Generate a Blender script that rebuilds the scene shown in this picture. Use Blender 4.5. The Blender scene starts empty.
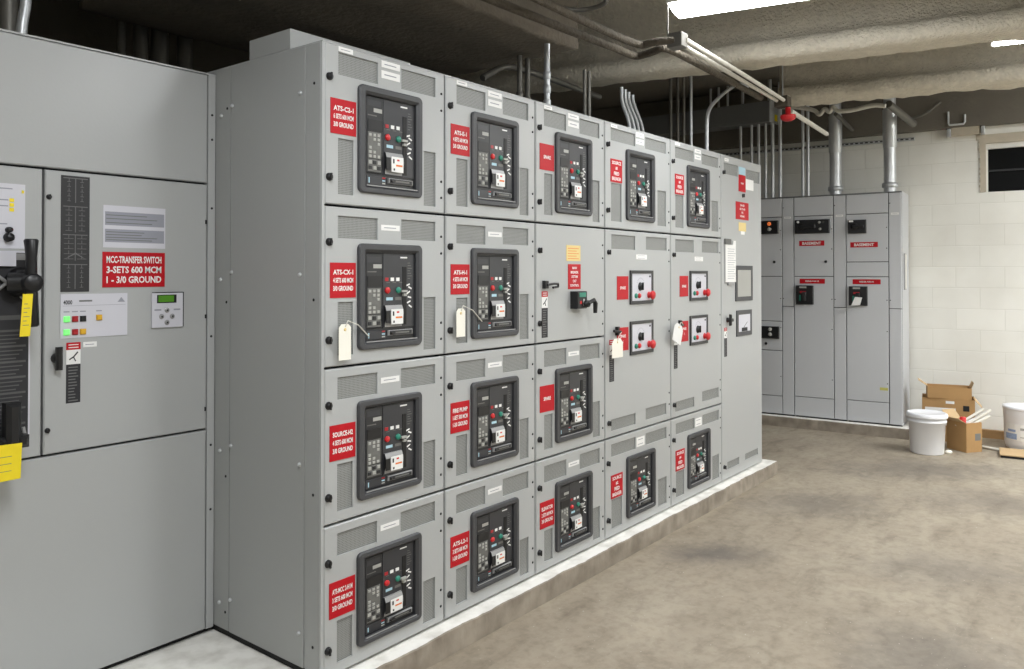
import bpy, bmesh, math, random
from mathutils import Vector, Matrix, noise
random.seed(7)
D = bpy.data
SC = bpy.context.scene
COL = SC.collection

# ------------------------------------------------------------------ materials
def srgb(r, g, b):
    def f(c):
        c /= 255.0
        return c/12.92 if c <= .04045 else ((c+.055)/1.055)**2.4
    return (f(r), f(g), f(b), 1)

def mat(name, col, rough=.5, metal=0.0, var=0.0, vscale=8.0, bump=0.0, bscale=40.0, emit=None, estr=0.0, spec=.5):
    m = D.materials.new(name); m.use_nodes = True
    nt = m.node_tree; b = nt.nodes['Principled BSDF']
    b.inputs['Base Color'].default_value = col
    b.inputs['Roughness'].default_value = rough
    b.inputs['Metallic'].default_value = metal
    b.inputs['Specular IOR Level'].default_value = spec
    if emit:
        b.inputs['Emission Color'].default_value = emit
        b.inputs['Emission Strength'].default_value = estr
    if var or bump:
        tc = nt.nodes.new('ShaderNodeTexCoord')
    if var:
        n = nt.nodes.new('ShaderNodeTexNoise'); n.inputs['Scale'].default_value = vscale; n.inputs['Detail'].default_value = 5
        nt.links.new(tc.outputs['Object'], n.inputs['Vector'])
        mx = nt.nodes.new('ShaderNodeMix'); mx.data_type = 'RGBA'
        mx.inputs[6].default_value = tuple(min(1, c*(1-var)) for c in col[:3])+(1,)
        mx.inputs[7].default_value = tuple(min(1, c*(1+var)) for c in col[:3])+(1,)
        nt.links.new(n.outputs['Fac'], mx.inputs[0]); nt.links.new(mx.outputs[2], b.inputs['Base Color'])
    if bump:
        n2 = nt.nodes.new('ShaderNodeTexNoise'); n2.inputs['Scale'].default_value = bscale; n2.inputs['Detail'].default_value = 4
        nt.links.new(tc.outputs['Object'], n2.inputs['Vector'])
        bp = nt.nodes.new('ShaderNodeBump'); bp.inputs['Strength'].default_value = bump; bp.inputs['Distance'].default_value = .02
        nt.links.new(n2.outputs['Fac'], bp.inputs['Height']); nt.links.new(bp.outputs['Normal'], b.inputs['Normal'])
    return m

M = {}
M['paint'] = mat('grey_enamel', srgb(174, 176, 176), .30, var=.02, vscale=3, bump=.02, bscale=90)
M['paint2'] = mat('grey_enamel_motor_control', srgb(196, 198, 201), .45, var=.02, vscale=3)
M['side'] = mat('grey_enamel_side', srgb(160, 162, 161), .45, var=.03, vscale=2)
M['gap'] = mat('dark_recess', srgb(28, 29, 30), .8)
M['bezel'] = mat('bezel_plastic', srgb(66, 67, 70), .42)
M['black'] = mat('black_plastic', srgb(24, 24, 26), .4)
M['face'] = mat('breaker_face', srgb(38, 39, 42), .35)
M['face2'] = mat('breaker_cover', srgb(52, 53, 57), .35)
M['slot'] = mat('slot_black', srgb(8, 8, 9), .6)
M['keypad'] = mat('keypad_grey', srgb(104, 104, 101), .5, var=.25, vscale=60)
M['button_light'] = mat('pale_key', srgb(168, 168, 163), .5)
M['handle'] = mat('charging_handle_grey', srgb(150, 150, 150), .4)
M['white'] = mat('white_label', srgb(236, 236, 234), .5)
M['cream'] = mat('cream_tag', srgb(245, 242, 230), .6)
M['red'] = mat('red_sign', srgb(184, 10, 28), .42, spec=.3)
M['redk'] = mat('red_button', srgb(205, 40, 45), .3)
M['green'] = mat('green_button', srgb(40, 130, 110), .3)
M['orange'] = mat('orange_print', srgb(225, 120, 40), .5)
M['pale_blue'] = mat('pale_blue_label', srgb(170, 205, 220), .5)
M['yellow'] = mat('yellow_tag', srgb(240, 216, 30), .5, var=.08, vscale=20)
M['faint_yellow'] = mat('faded_yellow', srgb(186, 182, 96), .6)
M['tan'] = mat('tan_paper', srgb(228, 205, 140), .6)
M['grey_print'] = mat('grey_print', srgb(150, 152, 162), .6)
M['panel_white'] = mat('panel_lavender_white', srgb(206, 206, 214), .45)
M['dark_print'] = mat('placard_dark', srgb(44, 44, 46), .5)
M['dim_print'] = mat('placard_small_print', srgb(84, 84, 84), .6)
M['print_line'] = mat('placard_print', srgb(108, 108, 108), .6)
M['print_dark'] = mat('ink', srgb(40, 40, 44), .6)
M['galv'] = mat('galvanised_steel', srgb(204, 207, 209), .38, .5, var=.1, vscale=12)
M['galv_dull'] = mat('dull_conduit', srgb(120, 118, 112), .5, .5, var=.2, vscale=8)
M['dusty'] = mat('dusty_pipe', srgb(88, 81, 70), .9, var=.3, vscale=14, bump=.8, bscale=40)
M['whitepipe'] = mat('white_coated_pipe', srgb(215, 212, 202), .6, var=.12, vscale=20)
M['trough'] = mat('dark_steel_trough', srgb(112, 114, 114), .5)
M['bucket'] = mat('white_bucket_plastic', srgb(238, 239, 243), .35)
M['card'] = mat('corrugated_cardboard', srgb(172, 136, 90), .85, var=.1, vscale=10)
M['card_in'] = mat('cardboard_light', srgb(196, 168, 128), .85, var=.08, vscale=10)
M['wood'] = mat('raw_wood', srgb(160, 128, 88), .8, var=.15, vscale=15)
M['lcd'] = mat('lcd_green', srgb(70, 120, 30), .3, emit=srgb(70, 130, 25), estr=.25)
M['lamp_green'] = mat('lit_green_lens', srgb(120, 230, 120), .3, emit=srgb(120, 240, 120), estr=.7)
M['lamp_yellow'] = mat('yellow_lens', srgb(225, 175, 40), .3)
M['lamp_red'] = mat('red_lens', srgb(170, 30, 40), .3)
M['lamp_orange'] = mat('lit_orange_lens', srgb(235, 120, 60), .3, emit=srgb(240, 120, 60), estr=.5)
M['tube'] = mat('fluorescent_lens', (1, 1, 1, 1), .5, emit=(.965, .985, 1.0, 1), estr=27.0)
M['tube2'] = mat('fluorescent_lens_strong', (1, 1, 1, 1), .5, emit=(.965, .985, 1.0, 1), estr=44.0)  # same lens, stronger glow to brighten the far end and left aisle
M['housing'] = mat('fixture_white', srgb(225, 224, 218), .5)
M['glass'] = mat('dark_window_glass', srgb(8, 9, 9), .35, spec=.08)
M['frame'] = mat('window_frame_paint', srgb(184, 175, 158), .7, var=.15, vscale=14)
M['wallpaint_dark'] = mat('dim_concrete', srgb(96, 90, 80), .9, var=.2, vscale=3, bump=.3, bscale=20)
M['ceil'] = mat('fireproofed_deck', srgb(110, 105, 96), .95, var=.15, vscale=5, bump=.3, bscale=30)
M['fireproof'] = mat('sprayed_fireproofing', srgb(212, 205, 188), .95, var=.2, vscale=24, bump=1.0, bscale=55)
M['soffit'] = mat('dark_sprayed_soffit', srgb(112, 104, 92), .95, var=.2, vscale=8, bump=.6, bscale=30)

def vent_mat():
    m = D.materials.new('perforated_vent'); m.use_nodes = True
    nt = m.node_tree; b = nt.nodes['Principled BSDF']; L = nt.links
    tc = nt.nodes.new('ShaderNodeTexCoord')
    sc = nt.nodes.new('ShaderNodeVectorMath'); sc.operation = 'SCALE'; sc.inputs['Scale'].default_value = 160
    L.new(tc.outputs['Object'], sc.inputs[0])
    fr = nt.nodes.new('ShaderNodeVectorMath'); fr.operation = 'FRACTION'; L.new(sc.outputs[0], fr.inputs[0])
    sb = nt.nodes.new('ShaderNodeVectorMath'); sb.operation = 'SUBTRACT'; sb.inputs[1].default_value = (.5, .5, .5); L.new(fr.outputs[0], sb.inputs[0])
    ml = nt.nodes.new('ShaderNodeVectorMath'); ml.operation = 'MULTIPLY'; ml.inputs[1].default_value = (1, 0, 1); L.new(sb.outputs[0], ml.inputs[0])
    ln = nt.nodes.new('ShaderNodeVectorMath'); ln.operation = 'LENGTH'; L.new(ml.outputs[0], ln.inputs[0])
    lt = nt.nodes.new('ShaderNodeMath'); lt.operation = 'LESS_THAN'; lt.inputs[1].default_value = .28; L.new(ln.outputs['Value'], lt.inputs[0])
    mx = nt.nodes.new('ShaderNodeMix'); mx.data_type = 'RGBA'
    mx.inputs[6].default_value = srgb(144, 146, 144); mx.inputs[7].default_value = srgb(86, 86, 84)
    L.new(lt.outputs[0], mx.inputs[0]); L.new(mx.outputs[2], b.inputs['Base Color'])
    b.inputs['Roughness'].default_value = .5
    return m
M['vent'] = vent_mat()

def floor_mat():
    m = D.materials.new('stained_concrete'); m.use_nodes = True
    nt = m.node_tree; b = nt.nodes['Principled BSDF']; L = nt.links
    tc = nt.nodes.new('ShaderNodeTexCoord')
    def nz(scale, det=6, dist=0.0, sx=1, sy=1, rot=0):
        mp = nt.nodes.new('ShaderNodeMapping'); mp.inputs['Scale'].default_value = (sx, sy, 1); mp.inputs['Rotation'].default_value = (0, 0, rot)
        L.new(tc.outputs['Object'], mp.inputs['Vector'])
        n = nt.nodes.new('ShaderNodeTexNoise'); n.inputs['Scale'].default_value = scale; n.inputs['Detail'].default_value = det
        n.inputs['Distortion'].default_value = dist; n.inputs['Roughness'].default_value = .62
        L.new(mp.outputs[0], n.inputs['Vector']); return n.outputs['Fac']
    def ramp(fac, stops):
        r = nt.nodes.new('ShaderNodeValToRGB'); r.color_ramp.elements[0].position = stops[0][0]; r.color_ramp.elements[0].color = stops[0][1]
        r.color_ramp.elements[1].position = stops[-1][0]; r.color_ramp.elements[1].color = stops[-1][1]
        for p, c in stops[1:-1]:
            e = r.color_ramp.elements.new(p); e.color = c
        L.new(fac, r.inputs[0]); return r.outputs[0]
    def mix(f, a, c, mode='MIX'):
        x = nt.nodes.new('ShaderNodeMix'); x.data_type = 'RGBA'; x.blend_type = mode
        if isinstance(f, float): x.inputs[0].default_value = f
        else: L.new(f, x.inputs[0])
        for i, v in ((6, a), (7, c)):
            if isinstance(v, tuple): x.inputs[i].default_value = v
            else: L.new(v, x.inputs[i])
        return x.outputs[2]
    base = ramp(nz(.9, 8, .6, 1, 1.5, .4), [(.3, srgb(147, 136, 120)), (.5, srgb(160, 149, 132)), (.68, srgb(171, 161, 144))])
    streak = ramp(nz(3.6, 12, .35, .6, 2.2, 1.0), [(.34, (.74, .73, .72, 1)), (.46, (.95, .95, .94, 1)), (.56, (1, 1, 1, 1)), (.75, (1.0, .99, .97, 1))])
    c = mix(.85, base, streak, 'MULTIPLY')
    fine = ramp(nz(24, 12, .15), [(.3, (.74, .73, .72, 1)), (.55, (1, 1, 1, 1)), (.8, (1.0, 1.0, 1.0, 1))])
    c = mix(.75, c, fine, 'MULTIPLY')
    # worn dark patches on the slab
    wob = nz(5.0, 6, .5)
    for (px, py, rx, ry, rot, s) in FLOOR_PATCHES:
        mp = nt.nodes.new('ShaderNodeMapping'); mp.vector_type = 'TEXTURE'
        mp.inputs['Location'].default_value = (px, py, 0); mp.inputs['Rotation'].default_value = (0, 0, rot); mp.inputs['Scale'].default_value = (rx, ry, 50)
        L.new(tc.outputs['Object'], mp.inputs['Vector'])
        ln = nt.nodes.new('ShaderNodeVectorMath'); ln.operation = 'LENGTH'; L.new(mp.outputs[0], ln.inputs[0])
        ad = nt.nodes.new('ShaderNodeMath'); ad.operation = 'MULTIPLY_ADD'; L.new(wob, ad.inputs[0]); ad.inputs[1].default_value = 1.7; L.new(ln.outputs['Value'], ad.inputs[2])
        mr = nt.nodes.new('ShaderNodeMapRange'); mr.inputs['From Min'].default_value = 1.1; mr.inputs['From Max'].default_value = 1.9
        mr.inputs['To Min'].default_value = s; mr.inputs['To Max'].default_value = 0; L.new(ad.outputs[0], mr.inputs['Value'])
        c = mix(mr.outputs[0], c, srgb(104, 98, 92))
    med = ramp(nz(7, 10, .7, 1, 1.3, .5), [(.32, (.80, .79, .77, 1)), (.5, (1, 1, 1, 1)), (.7, (1.04, 1.03, 1.02, 1))])
    c = mix(.8, c, med, 'MULTIPLY')
    spk = ramp(nz(60, 2, 0), [(.70, (0, 0, 0, 1)), (.74, (1, 1, 1, 1)), (.8, (1, 1, 1, 1))])
    c = mix(spk, c, srgb(190, 182, 170))
    L.new(c, b.inputs['Base Color']); b.inputs['Roughness'].default_value = .62
    bp = nt.nodes.new('ShaderNodeBump'); bp.inputs['Strength'].default_value = .25; bp.inputs['Distance'].default_value = .01
    L.new(nz(18, 8), bp.inputs['Height']); L.new(bp.outputs[0], b.inputs['Normal'])
    return m
FLOOR_PATCHES = [(2.36, -.42, .36, .22, -.9, .8), (3.7, -.56, .6, .35, -.9, .55), (1.75, -1.6, .45, .5, -.9, .55), (5.2, -.95, .9, .4, -.9, .6), (4.5, -1.5, .6, .4, -.9, .45), (2.9, -1.5, .6, .35, -.9, .45), (.9, -.9, .35, .25, -.9, .35)]
M['floor'] = floor_mat()

def pad_mat():
    m = D.materials.new('pad_concrete'); m.use_nodes = True
    nt = m.node_tree; b = nt.nodes['Principled BSDF']; L = nt.links
    tc = nt.nodes.new('ShaderNodeTexCoord'); geo = nt.nodes.new('ShaderNodeNewGeometry')
    n = nt.nodes.new('ShaderNodeTexNoise'); n.inputs['Scale'].default_value = 9; n.inputs['Detail'].default_value = 7; L.new(tc.outputs['Object'], n.inputs['Vector'])
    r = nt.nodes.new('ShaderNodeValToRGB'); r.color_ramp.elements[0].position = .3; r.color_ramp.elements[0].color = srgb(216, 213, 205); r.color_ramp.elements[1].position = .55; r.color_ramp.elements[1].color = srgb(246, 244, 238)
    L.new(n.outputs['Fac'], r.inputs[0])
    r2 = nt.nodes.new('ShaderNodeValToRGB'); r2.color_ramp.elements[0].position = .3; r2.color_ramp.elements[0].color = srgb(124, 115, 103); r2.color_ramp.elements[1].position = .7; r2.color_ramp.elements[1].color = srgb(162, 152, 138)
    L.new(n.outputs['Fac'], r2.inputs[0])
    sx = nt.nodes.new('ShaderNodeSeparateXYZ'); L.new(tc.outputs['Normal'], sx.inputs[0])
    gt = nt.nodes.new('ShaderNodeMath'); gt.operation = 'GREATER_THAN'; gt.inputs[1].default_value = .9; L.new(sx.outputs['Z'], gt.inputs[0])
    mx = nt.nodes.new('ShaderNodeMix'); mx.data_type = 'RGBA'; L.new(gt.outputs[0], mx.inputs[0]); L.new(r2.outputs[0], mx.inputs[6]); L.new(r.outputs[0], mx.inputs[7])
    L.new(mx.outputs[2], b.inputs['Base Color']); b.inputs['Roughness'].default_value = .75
    bp = nt.nodes.new('ShaderNodeBump'); bp.inputs['Strength'].default_value = .4; bp.inputs['Distance'].default_value = .01; L.new(n.outputs['Fac'], bp.inputs['Height']); L.new(bp.outputs[0], b.inputs['Normal'])
    return m
M['pad'] = pad_mat()

def block_mat():
    m = D.materials.new('painted_block'); m.use_nodes = True
    nt = m.node_tree; b = nt.nodes['Principled BSDF']; L = nt.links
    tc = nt.nodes.new('ShaderNodeTexCoord')
    mp = nt.nodes.new('ShaderNodeMapping'); mp.inputs['Rotation'].default_value = (math.pi/2, 0, 0); mp.inputs['Location'].default_value = (.0, .1, 0)
    L.new(tc.outputs['Object'], mp.inputs['Vector'])
    br = nt.nodes.new('ShaderNodeTexBrick'); br.inputs['Scale'].default_value = 1; br.inputs['Brick Width'].default_value = .406; br.inputs['Row Height'].default_value = .203
    br.inputs['Mortar Size'].default_value = .005; br.inputs['Mortar Smooth'].default_value = .6
    br.inputs['Color1'].default_value = srgb(232, 231, 224); br.inputs['Color2'].default_value = srgb(227, 226, 219); br.inputs['Mortar'].default_value = srgb(221, 220, 212)
    L.new(mp.outputs[0], br.inputs['Vector'])
    n = nt.nodes.new('ShaderNodeTexNoise'); n.inputs['Scale'].default_value = 2.5; n.inputs['Detail'].default_value = 8; L.new(tc.outputs['Object'], n.inputs['Vector'])
    r = nt.nodes.new('ShaderNodeValToRGB'); r.color_ramp.elements[0].position = .3; r.color_ramp.elements[0].color = (.88, .87, .85, 1); r.color_ramp.elements[1].position = .6; r.color_ramp.elements[1].color = (1, 1, 1, 1)
    L.new(n.outputs['Fac'], r.inputs[0])
    mx = nt.nodes.new('ShaderNodeMix'); mx.data_type = 'RGBA'; mx.blend_type = 'MULTIPLY'; mx.inputs[0].default_value = .6
    L.new(br.outputs['Color'], mx.inputs[6]); L.new(r.outputs[0], mx.inputs[7]); L.new(mx.outputs[2], b.inputs['Base Color'])
    inv = nt.nodes.new('ShaderNodeMath'); inv.operation = 'SUBTRACT'; inv.inputs[0].default_value = 1; L.new(br.outputs['Fac'], inv.inputs[1])
    bp = nt.nodes.new('ShaderNodeBump'); bp.inputs['Strength'].default_value = .35; bp.inputs['Distance'].default_value = .004; L.new(inv.outputs[0], bp.inputs['Height']); L.new(bp.outputs[0], b.inputs['Normal'])
    b.inputs['Roughness'].default_value = .6
    return m
M['block'] = block_mat()

# ------------------------------------------------------------------ mesh building
_text = {}
def text_geo(s):
    if s in _text: return _text[s]
    c = D.curves.new('lettering', 'FONT'); c.body = s; c.size = 1; c.resolution_u = 2; c.offset = .028
    o = D.objects.new('lettering', c); COL.objects.link(o)
    dg = bpy.context.evaluated_depsgraph_get(); dg.update()
    me = D.meshes.new_from_object(o.evaluated_get(dg))
    vs = [(v.co.x, v.co.y) for v in me.vertices]; fs = [tuple(p.vertices) for p in me.polygons]
    D.objects.remove(o); D.curves.remove(c); D.meshes.remove(me)
    x0 = min(v[0] for v in vs); x1 = max(v[0] for v in vs); y0 = min(v[1] for v in vs); y1 = max(v[1] for v in vs)
    _text[s] = ([(v[0]-x0, v[1]-y0) for v in vs], fs, x1-x0, y1-y0)
    return _text[s]

class MB:
    def __init__(s): s.v = []; s.f = []; s.m = []; s.mats = []; s.sm = []
    def mi(s, mt):
        if mt not in s.mats: s.mats.append(mt)
        return s.mats.index(mt)
    def add(s, vs, fs, mt, smooth=False):
        o = len(s.v); s.v += [tuple(v) for v in vs]; k = s.mi(mt)
        for f in fs: s.f.append(tuple(i+o for i in f)); s.m.append(k); s.sm.append(smooth)
    def box(s, x0, y0, z0, x1, y1, z1, mt):
        v = [(x, y, z) for x in (x0, x1) for y in (y0, y1) for z in (z0, z1)]
        s.add(v, [(0, 1, 3, 2), (4, 6, 7, 5), (0, 4, 5, 1), (2, 3, 7, 6), (0, 2, 6, 4), (1, 5, 7, 3)], mt)
    def cbox(s, x0, y0, z0, x1, y1, z1, mt, c=.003):
        """box whose front (-y) edges are chamfered"""
        v = [(x0, y1, z0), (x1, y1, z0), (x1, y1, z1), (x0, y1, z1), (x0, y0+c, z0), (x1, y0+c, z0), (x1, y0+c, z1), (x0, y0+c, z1),
             (x0+c, y0, z0+c), (x1-c, y0, z0+c), (x1-c, y0, z1-c), (x0+c, y0, z1-c)]
        f = [(3, 2, 1, 0), (8, 9, 10, 11)]
        for i in range(4):
            j = (i+1) % 4; f += [(i, j, 4+j, 4+i), (4+i, 4+j, 8+j, 8+i)]
        s.add(v, f, mt)
    def quad(s, x0, z0, x1, z1, y, mt):
        s.add([(x0, y, z0), (x1, y, z0), (x1, y, z1), (x0, y, z1)], [(0, 1, 2, 3)], mt)
    def plate(s, x0, z0, x1, z1, y, t, mt): s.box(x0, y-t, z0, x1, y, z1, mt)
    def text(s, txt, xc, z0, h, y, mt, maxw=None, left=False):
        vs, fs, w, hh = text_geo(txt); k = h/max(hh, .01); kx = k
        if maxw and w*k > maxw: kx = maxw/w
        ox = xc if left else xc-w*kx/2
        s.add([(ox+a*kx, y, z0+b*k) for a, b in vs], fs, mt)
    def tube(s, pts, r, mt, n=10, caps=True):
        pts = [Vector(p) for p in pts]; rings = []
        rr = r if isinstance(r, (list, tuple)) else [r]*len(pts)
        t0 = (pts[1]-pts[0]).normalized(); up = Vector((0, 0, 1)) if abs(t0.z) < .9 else Vector((1, 0, 0))
        a = t0.cross(up).normalized()
        for i, p in enumerate(pts):
            t = (pts[min(i+1, len(pts)-1)]-pts[max(i-1, 0)]).normalized()
            a = (a-t*a.dot(t)).normalized(); b = t.cross(a)
            rings.append([p+(a*math.cos(2*math.pi*k/n)+b*math.sin(2*math.pi*k/n))*rr[i] for k in range(n)])
        v = [q for rg in rings for q in rg]; f = []
        for i in range(len(pts)-1):
            for k in range(n):
                l = (k+1) % n; f.append((i*n+k, i*n+l, (i+1)*n+l, (i+1)*n+k))
        s.add(v, f, mt, True)
        if caps:
            s.add(rings[0], [tuple(range(n))[::-1]], mt); s.add(rings[-1], [tuple(range(n))], mt)
    def lathe(s, prof, c, axis, mt, n=20, smooth=True):
        """prof: (radius, distance along axis) from point c"""
        ax = Vector(axis).normalized(); up = Vector((0, 0, 1)) if abs(ax.z) < .9 else Vector((1, 0, 0))
        a = ax.cross(up).normalized(); b = ax.cross(a); c = Vector(c); v = []; f = []
        for r, d in prof:
            r = max(r, 1e-5)
            v += [c+ax*d+(a*math.cos(2*math.pi*k/n)+b*math.sin(2*math.pi*k/n))*r for k in range(n)]
        for i in range(len(prof)-1):
            for k in range(n):
                l = (k+1) % n; f.append((i*n+k, (i+1)*n+k, (i+1)*n+l, i*n+l))
        s.add(v, f, mt, smooth)
    def grid_holes(s, x0, x1, z0, z1, holes, y, mt, hd=.008, edge=True):
        """front sheet at y (facing -y) with rectangular holes and hole reveals of depth hd"""
        xs = sorted({x0, x1, *[h[0] for h in holes], *[h[1] for h in holes]}); zs = sorted({z0, z1, *[h[2] for h in holes], *[h[3] for h in holes]})
        for i in range(len(xs)-1):
            for j in range(len(zs)-1):
                cx, cz = (xs[i]+xs[i+1])/2, (zs[j]+zs[j+1])/2
                if any(h[0] < cx < h[1] and h[2] < cz < h[3] for h in holes): continue
                s.quad(xs[i], zs[j], xs[i+1], zs[j+1], y, mt)
        for a, b, c, d in holes:
            q = [(a, c), (b, c), (b, d), (a, d)]
            for i in range(4):
                (xa, za), (xb, zb) = q[i], q[(i+1) % 4]
                s.add([(xa, y, za), (xb, y, zb), (xb, y+hd, zb), (xa, y+hd, za)], [(0, 3, 2, 1)], mt)
    def mesh(s, name):
        me = D.meshes.new(name); me.from_pydata(s.v, [], s.f)
        for m in s.mats: me.materials.append(m)
        me.polygons.foreach_set('material_index', s.m); me.polygons.foreach_set('use_smooth', s.sm)
        me.update()
        return me
    def build(s, name, parent=None, loc=(0, 0, 0), rz=0):
        return link(name, s.mesh(name), parent, loc, rz)

def link(name, me, parent=None, loc=(0, 0, 0), rz=0):
    o = D.objects.new(name, me); COL.objects.link(o); o.parent = parent; o.location = loc; o.rotation_euler = (0, 0, rz)
    return o
def tag(o, label=None, cat=None, group=None, kind=None):
    if label: o['label'] = label
    if cat: o['category'] = cat
    if group: o['group'] = group
    if kind: o['kind'] = kind
    return o
def thing(name, label, cat, loc=(0, 0, 0), rz=0, group=None):
    o = D.objects.new(name, None); o.empty_display_size = .1; COL.objects.link(o); o.location = loc; o.rotation_euler = (0, 0, rz)
    return tag(o, label, cat, group)
def copy_tree(o, parent=None):
    c = o.copy(); COL.objects.link(c); c.parent = parent
    for ch in [x for x in D.objects if x.parent == o]: copy_tree(ch, c)
    return c
_cache = {}
def shared(key, fn):
    if key not in _cache:
        mb = MB(); fn(mb); _cache[key] = mb.mesh(key.split('|')[0])
    return _cache[key]

# ------------------------------------------------------------------ camera
CAM = Vector((-1.80228, -2.27923, 1.45377)); YAW, PITCH, FPX, SY = .667256, .0118636, 794.684, -70.159
cp, sp = math.cos(PITCH), math.sin(PITCH)
FW = Vector((math.cos(YAW)*cp, math.sin(YAW)*cp, sp)); RT = Vector((math.sin(YAW), -math.cos(YAW), 0)); UP = RT.cross(FW)
cam = D.cameras.new('camera'); co = D.objects.new('camera', cam); COL.objects.link(co); SC.camera = co
cam.sensor_width = 36; cam.lens = FPX/1024*36; cam.shift_y = SY/1024; cam.clip_start = .05
co.matrix_world = Matrix(((RT.x, UP.x, -FW.x, CAM.x), (RT.y, UP.y, -FW.y, CAM.y), (RT.z, UP.z, -FW.z, CAM.z), (0, 0, 0, 1)))

FZ = -.10          # floor level; the tops of the equipment slabs are at z = 0

# ------------------------------------------------------------------ room shell
def simple(name, x0, y0, z0, x1, y1, z1, mt, kind='structure'):
    mb = MB(); mb.box(x0, y0, z0, x1, y1, z1, mt); return tag(mb.build(name), kind=kind)
simple('floor', -4.2, -5.2, FZ-.1, 7.6, 3.6, FZ, M['floor'])
CZ = 3.5
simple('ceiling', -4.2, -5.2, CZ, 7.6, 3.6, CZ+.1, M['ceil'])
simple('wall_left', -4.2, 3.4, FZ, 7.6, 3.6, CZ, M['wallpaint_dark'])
simple('wall_right', -4.2, -5.2, FZ, 7.6, -5.0, CZ, M['block'])
simple('wall_front', -4.2, -5.0, FZ, -4.0, 3.4, CZ, M['block'])

ANG = math.atan2(-.99681528, .07974522)          # local +x runs to the viewer's right along the far wall
A = Vector((6.417, -.52, 0)); DR = Vector((.07974522, -.99681528, 0)); NB = Vector((.99681528, .07974522, 0))
WB = .5                                          # the far wall lies this far behind the fronts of the motor control cabinets
def far(s, off=0.0, z=0.0):
    """point s metres to the right of the cabinet's right edge, off metres behind its front"""
    p = A+DR*s+NB*off; return Vector((p.x, p.y, z))
wall_o = far(0, WB, 0)
# far wall with a window opening; local frame x right, y into the wall
WX0, WX1, WZ0, WZ1 = .635, 2.0, 2.235, 2.735
mb = MB(); mb.grid_holes(-4.1, 4.7, FZ, CZ, [(WX0, WX1, WZ0, WZ1)], 0, M['block'], hd=.2)
mb.quad(-4.1, FZ, 4.7, CZ, .2, M['block'])
tag(mb.build('wall_back', None, wall_o, ANG), kind='structure')
# window
w = D.objects.new('window_1', None); COL.objects.link(w); w.location = wall_o; w.rotation_euler = (0, 0, ANG); tag(w, kind='structure')
mb = MB()
fr = .055
mb.box(WX0, -.01, WZ0, WX0+.03, .1, WZ1, M['frame']); mb.box(WX1-.03, -.01, WZ0, WX1, .1, WZ1, M['frame'])
mb.box(WX0+.03, -.01, WZ1-.035, WX1-.03, .1, WZ1, M['frame'])
mb.box(WX0+.03, .02, WZ1-.085, WX1-.03, .06, WZ1-.035, M['housing']); mb.box(WX0+.03, .02, WZ0, WX0+.045, .06, WZ1-.085, M['housing'])
mb.build('window_frame', w)
mb = MB(); mb.box(WX0+.045, .07, WZ0, WX1-.03, .08, WZ1-.085, M['glass']); mb.box(WX0+.045, .05, WZ0+.2, WX1-.03, .07, WZ0+.215, M['black']); mb.build('pane', w)
mb = MB()   # ragged mortar edge along the left of the opening
for i in range(22):
    z = WZ0+i*(WZ1-WZ0+.02)/22; wd = .016+.016*random.random()
    mb.box(WX0-wd, -.012, z, WX0, .0, z+(WZ1-WZ0+.02)/22, M['frame'])
mb.box(WX0-.05, -.012, WZ1, WX1, 0, WZ1+.05, M['frame'])
mb.build('window_surround', w)
# concrete lintel band over the wall
mb = MB(); mb.box(-4.1, -.1, 2.865, 4.7, 0.0, CZ-.02, M['ceil']); tag(mb.build('beam', None, wall_o, ANG), kind='structure')

# slabs under the equipment, chipped front edges
def slab(name, x0, x1, y0, y1, z0, z1, nx):
    mb = MB(); xs = [x0+(x1-x0)*i/nx for i in range(nx+1)]; P = []
    for i, x in enumerate(xs):
        q = noise.noise((x*6, .3, 1.7))*.012+noise.noise((x*23, 4.1, 0))*.006
        P.append([(x, y1, z1), (x, y0+.004+q*.9, z1), (x, y0+q*.9, z1-.005), (x, y0+q*.5, (z0+z1)/2), (x, y0+q*.2, z0), (x, y1, z0)])
    n = 6; v = [p for r in P for p in r]; f = []
    for i in range(nx):
        for k in range(n):
            l = (k+1) % n; f.append((i*n+k, i*n+l, (i+1)*n+l, (i+1)*n+k))
    f += [tuple(range(n))[::-1], tuple(nx*n+k for k in range(n))]
    mb.add(v, f, M['pad']); return mb
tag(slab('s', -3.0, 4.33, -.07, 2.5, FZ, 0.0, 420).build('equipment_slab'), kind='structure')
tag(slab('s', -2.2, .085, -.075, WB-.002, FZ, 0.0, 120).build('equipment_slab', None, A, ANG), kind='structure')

# sprayed ceiling beams: I profile swept along the row direction with lumpy displacement
def lumpy_beam(p0, p1, prof, mt, step=.06, amp=.018, seed=0.0, freq=9):
    p0 = Vector(p0); p1 = Vector(p1); L = (p1-p0).length; t = (p1-p0).normalized(); side = t.cross(Vector((0, 0, 1)))
    n = max(2, int(L/step)); pr = []
    for i in range(len(prof)):                       # subdivide the profile
        a = prof[i]; b = prof[(i+1) % len(prof)]; k = max(1, int(math.dist(a, b)/.05))
        for j in range(k): pr.append((a[0]+(b[0]-a[0])*j/k, a[1]+(b[1]-a[1])*j/k))
    m = len(pr); v = []; f = []
    for i in range(n+1):
        c = p0+t*(L*i/n)
        for a, b in pr:
            q = c+side*a+Vector((0, 0, b)); d = noise.noise(q*freq+Vector((seed, 0, 0)))*amp+noise.noise(q*freq*3)*amp*.5
            v.append(q+side*d*(1 if a > 0 else -1)+Vector((0, 0, 1))*noise.noise(q*freq*1.3+Vector((0, seed, 3)))*amp)
    for i in range(n):
        for k in range(m):
            l = (k+1) % m; f.append((i*m+k, (i+1)*m+k, (i+1)*m+l, i*m+l))
    f += [tuple(range(m)), tuple(n*m+k for k in range(m))[::-1]]
    mb = MB(); mb.add(v, f, mt, True); return mb
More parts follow.
